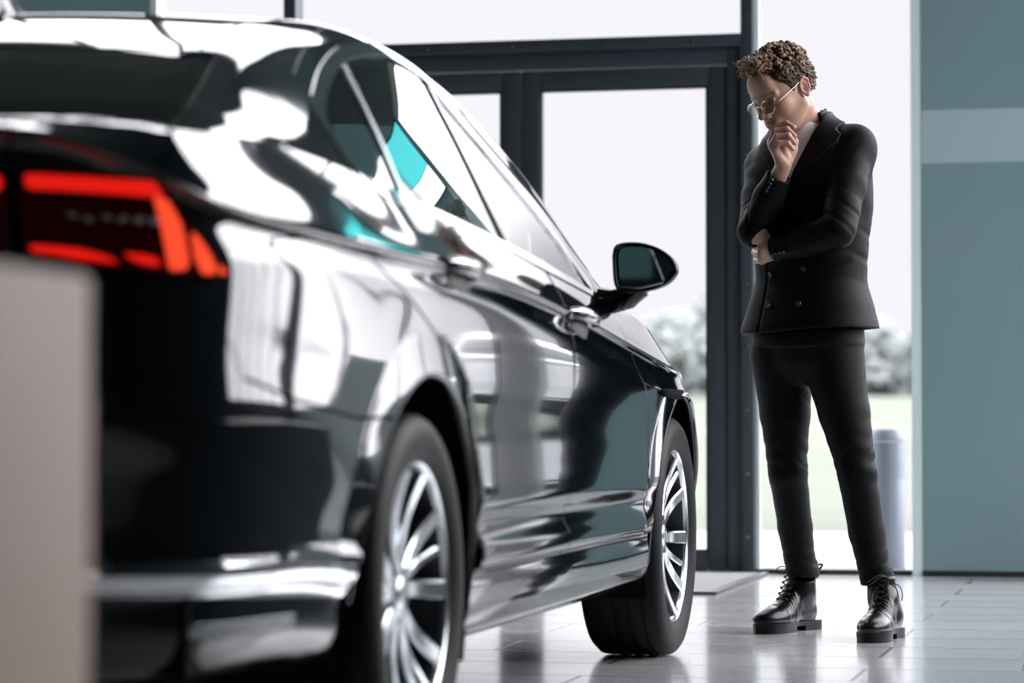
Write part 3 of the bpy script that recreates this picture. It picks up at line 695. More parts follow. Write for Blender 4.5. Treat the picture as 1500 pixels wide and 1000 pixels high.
inner = mn(sdpoly(bw, bz, [(-.514,1.024),(-.640,1.030),(-.60,.905),(-.514,.896)]))
for m in (0, 1):
    o = panel('trunk_light', [(B, NB, inner)], 'lens_red', CAR, thick=.01, off=.004, mirror=m)
    panel('light_element', [(B, NB, sdpoly(bw, bz, [(-.52,1.018),(-.62,1.022),(-.612,.998),(-.52,.996)]))], 'lamp_red', o, thick=.002, off=.006, mirror=m)
# ---- bumper light strips (chrome blades low on the bumper)
for m in (0, 1):
    panel('exhaust_blade', [(B, NB, mn(.009-np.abs(bz-.328), bw+.14, -.0-by-.62, .34+0*bz-.0))], 'satin_metal', CAR, thick=.006, off=.004, mirror=m)
# ---- door handles: cup + bar
def handle(y0, y1, z0, z1, m):
    s = -1 if m else 1
    def xat(y, z):
        k = (by-y)**2 + (bz-z)**2 + np.where(bx < .5, 9, 0); return bx[np.unravel_index(np.argmin(k), k.shape)]
    yc = (y0+y1)/2; zc = (z0+z1)/2; x = xat(yc, zc-.03)
    pts = []
    for t in np.linspace(0, 1, 13):
        y = y0 + (y1-y0)*t; z = z0 + (z1-z0)*t; e = math.sin(math.pi*t)**.45
        pts.append((y, z, e))
    V = []; F = []; K = 12
    for y, z, e in pts:
        xo = x - .010 + .040*e; hh = .017*(.55+.45*e)
        for k in range(K):
            a = 2*math.pi*k/K; V.append((s*(xo + .011*math.cos(a)*(.4+.6*e)), y, z + hh*math.sin(a)))
    n = len(pts)
    for i in range(n-1):
        for k in range(K):
            q = [i*K+k, i*K+(k+1) % K, (i+1)*K+(k+1) % K, (i+1)*K+k]; F.append(q[::-1] if s > 0 else q)
    F += [list(range(K))[::1 if s > 0 else -1], list(range((n-1)*K, n*K))[::-1 if s > 0 else 1]]
    h = mesh_obj('door_handle', V, F, 'car_paint', CAR)
    # chrome blade along the bar and dark cup behind it
    V2 = []; F2 = []
    for y, z, e in pts:
        xo = x - .010 + .040*e
        for dz, dx in ((.006, .0095), (.010, .0075), (.0135, .001)): V2.append((s*(xo+dx*(.4+.6*e)+.0015), y, z + dz*(.55+.45*e)))
    for i in range(n-1):
        for k in range(2):
            q = [i*3+k, i*3+k+1, (i+1)*3+k+1, (i+1)*3+k]; F2.append(q[::-1] if s > 0 else q)
    mesh_obj('handle_blade', V2, F2, 'chrome', h)
    cup = MB().sph((s*(x-.003), yc-.01, zc-.022), 1, (.011, .085, .047), 28).build('handle_cup', 'black_plastic', h)
for m in (0, 1):
    handle(.16, .42, .952, .938, m); handle(1.36, 1.62, .906, .888, m)
# ---- door mirrors
def door_mirror(m):
    s = -1 if m else 1
    r = empty('door_mirror', (0, 0, 0), parent=CAR)
    prof = [(.868,1.075),(.874,1.098),(.892,1.107),(.93,1.108),(.965,1.101),(1.0,1.085),(1.025,1.062),(1.033,1.042),(1.028,1.022),(1.005,1.000),(.965,.986),(.92,.981),(.885,.985),(.872,1.01)]
    pr = crv(prof + [prof[0]], 4)[:-1]; ctr = pr.mean(0); V = []; F = []
    lay = [(2.02, .93), (2.018, 1.0), (2.03, 1.02), (2.06, 1.0), (2.10, .90), (2.13, .74), (2.15, .5), (2.158, .2)]
    for y, sc in lay:
        for p in pr: q = ctr + (p-ctr)*sc; V.append((s*q[0], y, q[1]))
    n = len(pr)
    for i in range(len(lay)-1):
        for k in range(n):
            q = [i*n+k, i*n+(k+1) % n, (i+1)*n+(k+1) % n, (i+1)*n+k]; F.append(q if s < 0 else q[::-1])
    F.append([(len(lay)-1)*n+k for k in range(n)][::1 if s < 0 else -1])
    # recess to the glass
    for k in range(n): q = ctr + (pr[k]-ctr)*.86; V.append((s*q[0], 2.032, q[1]))
    b = len(lay)*n
    for k in range(n):
        q = [k, b+k, b+(k+1) % n, (k+1) % n]; F.append(q if s < 0 else q[::-1])
    mesh_obj('mirror_shell', V, F, 'black_trim', r)
    gl = []; 
    for k in range(n):
        q = ctr + (pr[k]-ctr)*.865; gl.append((s*q[0], 2.031, q[1]))
    gv = [(s*ctr[0], 2.0312, ctr[1])] + [(s*(ctr+(pr[k]-ctr)*.83)[0], 2.0312, (ctr+(pr[k]-ctr)*.83)[1]) for k in range(n)]
    gf = [[0, 1+k, 1+(k+1) % n] for k in range(n)]
    go = mesh_obj('mirror_glass', gv, [f[::-1] for f in gf] if s > 0 else gf, 'mirror_silver', r, smooth=False)
    MB().tube([(s*.885, 2.017, .995), (s*.94, 2.0165, .992), (s*1.0, 2.017, 1.005)], .0035, 8).build('mirror_edge', 'satin_metal', r)
    MB().tube([(s*.945, 2.07, .995), (s*.90, 2.08, .972), (s*.855, 2.085, .962), (s*.82, 2.09, .965)], [.020, .030, .032, .034], 14).build('mirror_arm', 'black_trim', r)
    MB().tube([(s*1.030, 2.03, 1.040), (s*1.026, 2.06, 1.045), (s*.99, 2.11, 1.045)], [.0045, .006, .004], 8).build('turn_signal', 'lens_clear', r)
for m in (0, 1): door_mirror(m)
# ---- roof antenna: a swept fin
V = []; F = []
lay = [(-.012, .085, .155, .030), (.004, .080, .150, .027), (.014, .068, .140, .019), (.030, .058, .118, .013), (.046, .050, .092, .009), (.058, .044, .066, .005)]
for h, yb, yf, hw in lay:
    for k in range(24):
        a = 2*math.pi*k/24; yy = (yb+yf)/2 + .0 - (yf-yb)/2*0; L = (yf-yb)/2 + .045*(1-(h+.012)/.07)
        y = .13 + .045 - (h+.012)*.62 + L*math.cos(a); V.append((hw*1.15*math.sin(a), y, 1.446 + h*1.1 + .02*math.cos(a)))
for i in range(len(lay)-1):
    for k in range(24): F.append([i*24+k, i*24+(k+1) % 24, (i+1)*24+(k+1) % 24, (i+1)*24+k][::-1])
F.append([(len(lay)-1)*24+k for k in range(24)][::-1])
mesh_obj('roof_antenna', V, F, 'black_trim', CAR)
# ---- wheels
def wheel_set():
    """one wheel, outer face toward +X, centred on its own origin"""
    Mx = Matrix.Rotation(math.pi/2, 4, 'Y')
    root = empty('wheel', (0, 0, 0), parent=CAR)
    tp = [(.240,.098),(.252,.108),(.272,.114),(.295,.116),(.312,.112),(.324,.103),(.330,.094)]
    gro = []
    for c in (.062, .022, -.018, -.058): gro += [(.3335, c+.006), (.327, c+.005), (.327, c-.005), (.3335, c-.006)]
    tp += [(.332,.086)] + gro + [(.332,-.086),(.330,-.094),(.312,-.112),(.272,-.114),(.240,-.098)]
    MB().lathe(tp, Mx, 96).build('tire', 'rubber', root)
    rp = [(.226,-.10),(.222,.0),(.224,.082),(.231,.092),(.236,.099),(.241,.101),(.242,.095)]
    rim = MB().lathe([(.226,-.10),(.222,.0),(.224,.078),(.229,.088)], Mx, 96).build('rim_barrel', 'rim_dark', root)
    MB().lathe([(.228,.086),(.233,.095),(.236,.099),(.241,.101),(.242,.095)], Mx, 96).build('rim_lip', 'rim_metal', root)
    # five twin spokes: each a pair of bars that splay towards the rim
    def bar(mb, p0, p1, w0, w1, x0, x1, t):
        p0 = Vector(p0); p1 = Vector(p1); d = (p1-p0).normalized(); n = Vector((-d.y, d.x)); K = 8; rings = []
        for i in range(K+1):
            q = i/K; p = p0.lerp(p1, q); w = w0 + (w1-w0)*q; xx = x0 + (x1-x0)*q + .012*math.sin(math.pi*q)*-1
            prof = [(-w/2, -t), (-w/2, -.004), (-w/2+.004, 0), (w/2-.004, 0), (w/2, -.004), (w/2, -t)]
            rings.append([mb.bm.verts.new((xx + h, p.x + n.x*l, p.y + n.y*l)) for l, h in prof])
        for a, b in zip(rings[:-1], rings[1:]):
            for k in range(6): mb.bm.faces.new((a[k], a[(k+1) % 6], b[(k+1) % 6], b[k]))
        mb.bm.faces.new(rings[0]); mb.bm.faces.new(list(reversed(rings[-1])))
    for k in range(5):
        a = math.pi/2 + k*2*math.pi/5
        R2 = lambda r, b: (r*math.cos(a+b), r*math.sin(a+b))
        mb = MB()
        for sg in (1, -1):
            bar(mb, R2(.048, sg*.22), R2(.228, sg*.335), .033, .036, .068, .096, .03)
        bar(mb, R2(.05, 0), R2(.226, 0), .022, .020, .064, .088, .02)
        mb.build('spoke', 'rim_metal', root)
    MB().lathe([(.0, .070), (.036, .070), (.060, .066), (.066, .054), (.066, .02)], Mx, 48).build('hub', 'rim_metal', root)
    MB().lathe([(0, .0745), (.026, .0745), (.031, .0715), (.032, .066)], Mx, 40).build('hub_cap', 'satin_metal', root)
    for k in range(5):
        a = math.pi/2 + (k+.5)*2*math.pi/5
        MB().cyl((.052, .050*math.cos(a), .050*math.sin(a)), (.070, .050*math.cos(a), .050*math.sin(a)), .008, seg=6).build('wheel_bolt', 'rim_dark', root)
    MB().lathe([(.07, .0), (.155, .0), (.157, -.006), (.155, -.024), (.07, -.024)], Mx, 64).build('brake_disc', 'brake_metal', root)
    MB().box((-.045, .10, -.08), (.02, .17, .08), .012).build('brake_caliper', 'rim_dark', root)
    MB().lathe([(.224, -.10), (.05, -.11), (.0, -.11)], Mx, 48).build('wheel_well', 'cavity', root)
    return root
def copy_tree(o, parent):
    c = o.copy(); COL.objects.link(c); c.parent = parent
    for ch in list(o.children): copy_tree(ch, c)
    return c
W0 = wheel_set(); first = True
for (x, y, rz, rot) in ((.792, RWH, 0, .0), (.794, FWH, 0, .55), (-.792, RWH, math.pi, .3), (-.794, FWH, math.pi, .9)):
    w = W0 if first else copy_tree(W0, CAR); first = False
    w.location = (x, y, ZW); w.rotation_euler = (rot, 0, rz)
# ---- cabin
def seat(x, y, back=True):
    M = Matrix.Translation((x, y, 0))
    r = MB().box((-.25, -.26, .36), (.25, .26, .52), .06, 3, M)
    Mb = M @ Matrix.Translation((0, -.24, .48)) @ Matrix.Rotation(math.radians(18), 4, 'X')
    r.box((-.24, -.07, 0), (.24, .07, .58), .06, 3, Mb); r.box((-.13, -.05, .63), (.13, .05, .80), .05, 3, Mb)
    r.cyl(Mb @ Vector((-.06, 0, .55)), Mb @ Vector((-.06, 0, .66)), .008).cyl(Mb @ Vector((.06, 0, .55)), Mb @ Vector((.06, 0, .66)), .008)
    return r.build('seat', 'cabin_fabric', CAR)
for x, y in ((.37, 1.45), (-.37, 1.45), (.37, .55), (-.37, .55)): seat(x, y)
MB().box((-.72, 1.92, .62), (.72, 2.30, .88), .08, 4).build('dashboard', 'cabin_fabric', CAR)
MB().box((-.60, -.56, 1.03), (.60, .05, 1.06), .02, 2).build('parcel_shelf', 'cabin_fabric', CAR)
Ms = Matrix.Translation((-.37, 1.84, .84)) @ Matrix.Rotation(math.radians(-65), 4, 'X')
MB().lathe([(.185+.015*math.cos(a), .015*math.sin(a)) for a in np.linspace(0, 2*math.pi, 12, endpoint=False)], Ms, 40, close=True).box((-.17,-.02,-.01),(.17,.02,.01),.004,2,Ms).build('steering_wheel', 'cabin_fabric', CAR)

def other_car(name, label, loc, rz, paint=None):
    """another parked car of the same build; paint swaps the body colour on the copies only"""
    r = copy_tree(CAR, None); r.name = name; r.location = loc; r.rotation_euler = (0, 0, rz); r['label'] = label
    if paint:
        def walk(o):
            for ch in o.children:
                for sl in ch.material_slots:
                    if sl.material == MATS['car_paint']: sl.link = 'OBJECT'; sl.material = MATS[paint]
                walk(ch)
        walk(r)
    return r
other_car('car', 'white sedan parked outside right of the entrance, mirrored in the black car door', (3.35, 12.6, -.012), 0, 'white_paint')
other_car('car', 'dark sedan parked outside beyond the long right-hand window, seen only mirrored', (10.6, 5.2, -.05), .25)
# ---------------------------------------------------------------- the person: distance-field modelling
class Field:
    def __init__(s, lo, hi, h):
        s.lo = np.array(lo, float); s.h = h; s.n = np.ceil((np.array(hi)-s.lo)/h).astype(int)+1
        s.f = np.full(s.n, 1.0, np.float32)
    def sub_grid(s, lo, hi):
        a = np.clip(np.floor((np.array(lo)-s.lo)/s.h).astype(int), 0, s.n-1); b = np.clip(np.ceil((np.array(hi)-s.lo)/s.h).astype(int)+1, 1, s.n)
        ax = [s.lo[i] + s.h*np.arange(a[i], b[i], dtype=np.float32) for i in range(3)]
        G = np.meshgrid(*ax, indexing='ij', sparse=True)
        return tuple(slice(a[i], b[i]) for i in range(3)), [g.astype(np.float32) for g in G]
    def put(s, fn, lo, hi, k=.01, op='u'):
        pad = k + 3*s.h; sl, (X, Y, Z) = s.sub_grid(np.array(lo)-pad, np.array(hi)+pad)
        if any(q.stop <= q.start for q in sl): return
        d = np.asarray(fn(X, Y, Z), np.float32); a = s.f[sl]
        if op == 'u':
            if k > 0: h = np.maximum(k-np.abs(a-d), 0)/k; s.f[sl] = np.minimum(a, d) - h*h*k*.25
            else: s.f[sl] = np.minimum(a, d)
        elif op == 's':
            d = -d
            if k > 0: h = np.maximum(k-np.abs(a-d), 0)/k; s.f[sl] = np.maximum(a, d) + h*h*k*.25
            else: s.f[sl] = np.maximum(a, d)
    def cone(s, a, b, ra, rb=None, k=.01, op='u'):
        a = np.array(a, float); b = np.array(b, float); rb = ra if rb is None else rb; d = b-a; L2 = float(d@d); r = max(ra, rb)
        def fn(X, Y, Z):
            t = np.clip(((X-a[0])*d[0]+(Y-a[1])*d[1]+(Z-a[2])*d[2])/max(L2, 1e-9), 0, 1)
            return np.sqrt((X-a[0]-t*d[0])**2+(Y-a[1]-t*d[1])**2+(Z-a[2]-t*d[2])**2) - (ra+(rb-ra)*t)
        s.put(fn, np.minimum(a, b)-r, np.maximum(a, b)+r, k, op)
    def chain(s, pts, rs, k=.006, op='u'):
        for i in range(len(pts)-1): s.cone(pts[i], pts[i+1], rs[i], rs[i+1], k, op)
    def ell(s, c, r, R=None, k=.01, op='u'):
        c = np.array(c, float); r = np.array(r, float); R = np.eye(3) if R is None else np.array(R); m = r.max()
        def fn(X, Y, Z):
            x, y, z = X-c[0], Y-c[1], Z-c[2]
            p = [(x*R[i][0]+y*R[i][1]+z*R[i][2]) for i in range(3)]
            k0 = np.sqrt(sum((p[i]/r[i])**2 for i in range(3))); k1 = np.sqrt(sum((p[i]/r[i]**2)**2 for i in range(3)))
            return np.where(k0 < 1e-4, -r.min(), k0*(k0-1)/np.maximum(k1, 1e-6))
        s.put(fn, c-m, c+m, k, op)
    def mesh(s, smooth=1):
        f = s.f; neg = f < 0; nx, ny, nz = f.shape
        c = [neg[i:nx-1+i, j:ny-1+j, k:nz-1+k] for i in (0,1) for j in (0,1) for k in (0,1)]
        al = c[0].copy(); an = c[0].copy()
        for q in c[1:]: al &= q; an |= q
        ijk = np.argwhere(an & ~al); idx = -np.ones((nx-1, ny-1, nz-1), np.int32); idx[tuple(ijk.T)] = np.arange(len(ijk))
        acc = np.zeros((len(ijk), 3)); cnt = np.zeros(len(ijk))
        for ax in range(3):
            o = [a for a in range(3) if a != ax]
            for u in (0, 1):
                for v in (0, 1):
                    p = ijk.copy(); p[:,o[0]] += u; p[:,o[1]] += v; q = p.copy(); q[:,ax] += 1
                    fa = f[tuple(p.T)]; fb = f[tuple(q.T)]; m = (fa < 0) != (fb < 0)
                    t = fa[m]/(fa[m]-fb[m]); pos = p[m].astype(float); pos[:,ax] += t; acc[m] += pos; cnt[m] += 1
        V = s.lo + s.h*acc/cnt[:,None]; F = []
        for ax in range(3):
            o = [(ax+1) % 3, (ax+2) % 3]; sl0 = [slice(None)]*3; sl1 = [slice(None)]*3; sl0[ax] = slice(0, -1); sl1[ax] = slice(1, None)
            ch = neg[tuple(sl0)] != neg[tuple(sl1)]; e = np.argwhere(ch)
            m = np.ones(len(e), bool)
            for a in o: m &= (e[:,a] > 0) & (e[:,a] < f.shape[a]-1)
            e = e[m]; sg = neg[tuple(e.T)]
            def cell(du, dv):
                q = e.copy(); q[:,o[0]] -= du; q[:,o[1]] -= dv; return idx[tuple(q.T)]
            Q = np.stack([cell(1,1), cell(0,1), cell(0,0), cell(1,0)], 1); Q[~sg] = Q[~sg][:, ::-1]; F.append(Q)
        F = np.concatenate(F); F = F[(F >= 0).all(1)]
        for _ in range(smooth):
            S = np.zeros_like(V); n = np.zeros(len(V))
            for a, b in ((0,1),(1,2),(2,3),(3,0)):
                np.add.at(S, F[:,a], V[F[:,b]]); np.add.at(S, F[:,b], V[F[:,a]]); np.add.at(n, F[:,a], 1); np.add.at(n, F[:,b], 1)
            V = V*.5 + .5*S/np.maximum(n, 1)[:,None]
        return V, F
def fast_mesh(name, V, F, mat, parent, cols=None):
    me = bpy.data.meshes.new(name); n = len(F)
    me.vertices.add(len(V)); me.vertices.foreach_set('co', np.asarray(V, np.float32).ravel())
    me.loops.add(n*4); me.loops.foreach_set('vertex_index', np.asarray(F, np.int32).ravel())
    me.polygons.add(n); me.polygons.foreach_set('loop_start', np.arange(0, n*4, 4, dtype=np.int32))
    me.polygons.foreach_set('use_smooth', np.ones(n, bool)); me.update(calc_edges=True); me.validate()
    if cols is not None:
        ca = me.color_attributes.new('tone', 'FLOAT_COLOR', 'POINT'); ca.data.foreach_set('color', np.c_[cols, np.ones(len(V))].astype(np.float32).ravel())
    me.materials.append(MATS[mat]); o = bpy.data.objects.new(name, me); COL.objects.link(o)
    if parent: o.parent = parent
    return o
def attr_mat(name, rough, spec=.4, sss=0.0):
    m = pmat(name, (.5, .5, .5), rough=rough, spec=spec); t = m.node_tree; a = N(t, 'ShaderNodeVertexColor'); a.layer_name = 'tone'
    b = t.nodes['Principled BSDF']; t.links.new(a.outputs[0], b.inputs['Base Color'])
    if sss: b.inputs['Subsurface Weight'].default_value = sss; b.inputs['Subsurface Radius'].default_value = (.012, .005, .003)
    return m
attr_mat('skin', .45, sss=.25); attr_mat('hair_tone', .5, .3)
pmat('suit_cloth', (.0018, .0030, .0038), rough=.58, spec=.12, sheen=.0, bump=.25, bscale=900)
pmat('lapel_cloth', (.0022, .0034, .0042), rough=.5, spec=.15, bump=.2, bscale=900)
pmat('shirt_cotton', (.72, .73, .75), rough=.85, bump=.2, bscale=700)
pmat('boot_leather', (.003, .004, .005), rough=.27, ior=1.5, spec=.3, bump=.08, bscale=160)
pmat('boot_sole', (.004, .005, .006), rough=.45, spec=.3)
pmat('lace_cord', (.008, .008, .009), rough=.7)
pmat('button_horn', (.05, .055, .06), rough=.16, ior=1.6)
pmat('gold_wire', (.80, .68, .50), rough=.15, metal=1)
glassmat('lens_glass', (.82, .86, .86), ior=1.5)
MAN = empty('person', (1.196, 3.645, 0), .227, label='person in black double-breasted suit, glasses and black boots, standing hand to chin', cat='person')
def lerp_table(z, tab):
    tab = np.asarray(tab); return [cr1(tab[:,0], tab[:,i], z) for i in range(1, tab.shape[1])]
PHI = math.radians(38); FW = np.array([-math.sin(PHI), -math.cos(PHI)]); LF = np.array([math.cos(PHI), -math.sin(PHI)])
TORSO = [(.86,-.023,.0,.218,.160),(.925,-.023,.0,.221,.164),(1.0,-.020,0,.204,.148),(1.10,-.018,0,.178,.128),(1.20,-.018,0,.183,.132),(1.32,-.018,0,.198,.140),(1.42,-.022,-.008,.200,.134),(1.50,-.030,-.018,.160,.104),(1.56,-.036,-.026,.105,.080),(1.64,-.045,-.03,.07,.06)]
def torso_fn(off=0.0, zmin=.925, zmax=1.60, open_front=False):
    def fn(X, Y, Z):
        zz = np.clip(Z, .86, 1.64); cx, cy, w, d = lerp_table(zz.ravel(), TORSO)
        sh = zz.shape; cx, cy, w, d = [q.reshape(sh).astype(np.float32) for q in (cx, cy, w, d)]
        l = (X-cx)*LF[0]+(Y-cy)*LF[1]; f = (X-cx)*FW[0]+(Y-cy)*FW[1]
        q = (np.abs(l/(w+off))**2.4 + np.abs(f/(d+off))**2.4)**(1/2.4); r = (q-1)*np.minimum(w, d)
        return np.maximum(r, np.maximum(zmin-Z, Z-zmax))
    return fn
# joints (local: x right in the view from the car's side, y away, z up)
SHR = (-.146,.092,1.452); ELR = (-.203,-.100,1.236); WRR = (-.120,-.205,1.430)
SHL = (.104,-.100,1.496); ELL = (.036,-.262,1.226); WRL = (-.150,-.135,1.176)
# -------- hands
def hand(F, wrist, mcp, fingers, thumb, k=.004):
    for i, m in enumerate(mcp): F.cone(wrist[i], m, .0155, .0125, .012)
    for i in range(3): F.cone(mcp[i], mcp[i+1], .0115, .0115, .008)
    for i, (m, ch) in enumerate(zip(mcp, fingers)):
        r = (.0102, .0108, .0100, .0088)[i]; F.chain([m, *ch], [r*1.12, r*1.02, r*.92, r*.78], k)
    F.chain(thumb, [.0165, .0130, .0112, .0088], .006)
RMCP = [(-.152,-.186,1.506),(-.157,-.202,1.497),(-.155,-.217,1.484),(-.149,-.230,1.468)]
RFIN = [[(-.143,-.183,1.542),(-.112,-.192,1.556),(-.090,-.203,1.542)],[(-.148,-.205,1.529),(-.112,-.214,1.535),(-.090,-.219,1.514)],
        [(-.145,-.225,1.512),(-.111,-.231,1.515),(-.091,-.231,1.492)],[(-.139,-.240,1.490),(-.112,-.243,1.491),(-.097,-.238,1.473)]]
RWR = [(-.114,-.192,1.432),(-.118,-.200,1.431),(-.124,-.208,1.430),(-.128,-.216,1.431)]
RTH = [(-.104,-.190,1.448),(-.090,-.190,1.474),(-.086,-.190,1.500),(-.094,-.184,1.522)]
LMCP = [(-.172,-.078,1.208),(-.177,-.083,1.188),(-.179,-.089,1.167),(-.177,-.095,1.147)]
LFIN = [[(-.181,-.036,1.216),(-.186,-.006,1.222),(-.188,.016,1.226)],[(-.186,-.040,1.194),(-.191,-.008,1.200),(-.192,.014,1.204)],
        [(-.188,-.046,1.170),(-.193,-.016,1.176),(-.194,.004,1.181)],[(-.185,-.058,1.147),(-.190,-.032,1.150),(-.191,-.014,1.155)]]
LWR = [(-.149,-.120,1.194),(-.151,-.124,1.182),(-.153,-.128,1.170),(-.153,-.130,1.158)]
LTH = [(-.158,-.104,1.200),(-.168,-.086,1.226),(-.172,-.060,1.244),(-.172,-.036,1.252)]
# -------- head frame
HC0 = np.array([-.117,-.112,1.661]); HY = math.radians(51); HP = math.radians(28)
hf = np.array([-math.sin(HY)*math.cos(HP), -math.cos(HY)*math.cos(HP), -math.sin(HP)]); hl = np.array([math.cos(HY), -math.sin(HY), 0])
hu = np.cross(hf, hl)*-1.0
if hu[2] < 0: hu = -hu
roll = math.radians(4); hl, hu = hl*math.cos(roll)+hu*math.sin(roll), hu*math.cos(roll)-hl*math.sin(roll)
HR = np.array([hf, hl, hu])
def hp(f, l, u): return HC0 + f*hf + l*hl + u*hu
def head_local(V): return (np.asarray(V)-HC0) @ HR.T
def build_body():
    F = Field((-.30,-.34,.98), (.26,.22,1.83), .0025)
    F.put(torso_fn(-.024, 1.0, 1.60), (-.27,-.22,1.0), (.22,.2,1.6), 0)
    F.cone((-.032,-.020,1.49), SHR, .045, .045, .03); F.cone((-.032,-.02,1.49), SHL, .045, .045, .03)
    F.chain([SHR, ELR, WRR], [.046, .036, .0235], .02); F.chain([SHL, ELL, WRL], [.046, .036, .024], .02)
    F.cone((-.036,-.018,1.50), hp(-.035,0,-.07), .060, .055, .03)          # neck
    F.cone((-.050,-.050,1.55), hp(.010,0,-.085), .034, .032, .03)
    # skull and face
    F.ell(hp(-.014,0,.030), (.098,.0765,.092), HR, .01); F.ell(hp(.030,0,-.022), (.066,.063,.094), HR, .03)
    for s in (1,-1):
        F.cone(hp(-.008,s*.054,-.050), hp(.070,s*.014,-.108), .020, .018, .022)
        F.ell(hp(.056,s*.043,-.022), (.024,.021,.018), HR, .02)
        F.cone(hp(.090,s*.012,.023), hp(.074,s*.050,.020), .0085, .0075, .012)
    F.ell(hp(.083,0,-.109), (.016,.018,.014), HR, .014)
    F.ell(hp(.074,0,.052), (.026,.048,.040), HR, .02)                     # forehead
    for s in (1,-1): F.ell(hp(.100,s*.031,.000), (.014,.015,.0115), HR, .012, 's')
    for s in (1,-1):
        F.ell(hp(.0785,s*.031,-.001), (.0125,.0145,.012), HR, .003)
        F.cone(hp(.0895,s*.020,.006), hp(.083,s*.044,.005), .0042, .0036, .004)   # upper lid, lowered
    F.chain([hp(.092,0,.016), hp(.105,0,-.010), hp(.117,0,-.033)], [.0085,.0085,.0108], .010)
    for s in (1,-1): F.ell(hp(.1025,s*.0125,-.0375), (.011,.0075,.008), HR, .006)
    for s in (1,-1): F.ell(hp(.108,s*.0065,-.046), (.005,.0035,.004), HR, .003, 's')
    F.ell(hp(.082,0,-.066), (.020,.030,.024), HR, .015)
    for s in (1,-1):
        F.cone(hp(.1005,s*.004,-.0625), hp(.090,s*.023,-.070), .0052, .0032, .004)
        F.cone(hp(.0985,s*.003,-.0805), hp(.089,s*.021,-.0745), .0064, .0035, .004)
    F.cone(hp(.105,-.013,-.0715), hp(.105,.013,-.0715), .0032, .0032, .003, 's')
    for s in (1,-1):                                                       # ears
        F.ell(hp(-.020,s*.079,-.004), (.019,.0075,.031), HR, .006)
        F.ell(hp(-.013,s*.0885,-.004), (.0115,.0085,.019), HR, .004, 's'); F.ell(hp(-.011,s*.086,-.010), (.007,.008,.009), HR, .003, 's')
        F.chain([hp(-.008,s*.083,.018), hp(-.022,s*.086,.026), hp(-.036,s*.086,.012), hp(-.034,s*.085,-.012), hp(-.018,s*.081,-.032)], [.0035,.0042,.0045,.004,.0055], .004)
    hand(F, RWR, RMCP, RFIN, RTH); F.chain([(-.112,-.205,1.447),(-.126,-.206,1.478),(-.136,-.206,1.500)], [.017,.017,.013], .008); F.chain([(-.098,-.198,1.465),(-.108,-.208,1.492),(-.104,-.214,1.508)], [.012,.012,.009], .008); hand(F, LWR, LMCP, LFIN, LTH)
    V, Q = F.mesh(1)
    H = head_local(V); f, l, u = H.T; al = np.abs(l)
    base = np.array([.47,.285,.205]); C = np.tile(base, (len(V), 1))
    def blend(mask, col):
        m = np.clip(mask, 0, 1)[:,None]; C[:] = C*(1-m) + np.array(col)*m
    g = lambda d, r: np.exp(-(d/r)**2)
    blend(.55*g(np.sqrt((f-.07)**2+(al-.045)**2+(u+.035)**2), .022), (.52,.25,.20))
    blend(.6*g(np.sqrt((f-.117)**2+l**2+(u+.034)**2), .014), (.52,.25,.20))
    hd = (H**2).sum(1) < .2**2
    blend(hd*.8*((al > .074) & (f < .005) & (np.abs(u) < .05)), (.52,.22,.18))
    lip = hd & (f > .086) & (al < .024) & (u < -.0575) & (u > -.087)
    blend(lip*np.clip(1-np.maximum(al-.020, 0)/.004, 0, 1)*.85, (.40,.13,.12))
    blend(hd & (f > .084) & (al < .018) & (np.abs(u+.0715) < .0022), (.06,.02,.02))
    blend(hd*.5*((f > .062) & (np.abs(u-.0245-.06*(al-.03)*(al < .04)) < .0045) & (al > .011) & (al < .052)), (.13,.075,.045))
    blend(hd*.65*g(np.sqrt((f-.088)**2+(al-.031)**2+(u-.004)**2), .010), (.20,.10,.075))
    blend(hd*.8*((f > .080) & (np.abs(u+.0005) < .0018) & (np.abs(al-.031) < .013)), (.05,.03,.025))
    blend(hd*.25*((u < -.05) & (f > .02)), (.36,.23,.18))
    hands = (np.linalg.norm(V-np.array([-.1,-.2,1.53]), axis=1) < .10)
    P = np.array([p for ch in RFIN for p in ch[:2]] + RMCP); dk = np.min(np.linalg.norm(V[:,None,:]-P[None], axis=2), axis=1) if len(V) < 2 else np.full(len(V), 1.0)
    hm = np.argwhere(hands)[:,0]; dk[hm] = np.min(np.linalg.norm(V[hm][:,None,:]-P[None], axis=2), axis=1)
    blend(.5*np.clip(1-(dk-.009)/.008, 0, 1)*hands, (.52,.25,.205))
    T = np.array([ch[2] for ch in RFIN] + [RTH[3]]); dt = np.full(len(V), 1.0); dt[hm] = np.min(np.linalg.norm(V[hm][:,None,:]-T[None], axis=2), axis=1)
    blend(.4*np.clip(1-(dt-.008)/.006, 0, 1)*hands, (.56,.30,.26))
    return fast_mesh('body', V, Q, 'skin', MAN, C)
build_body()
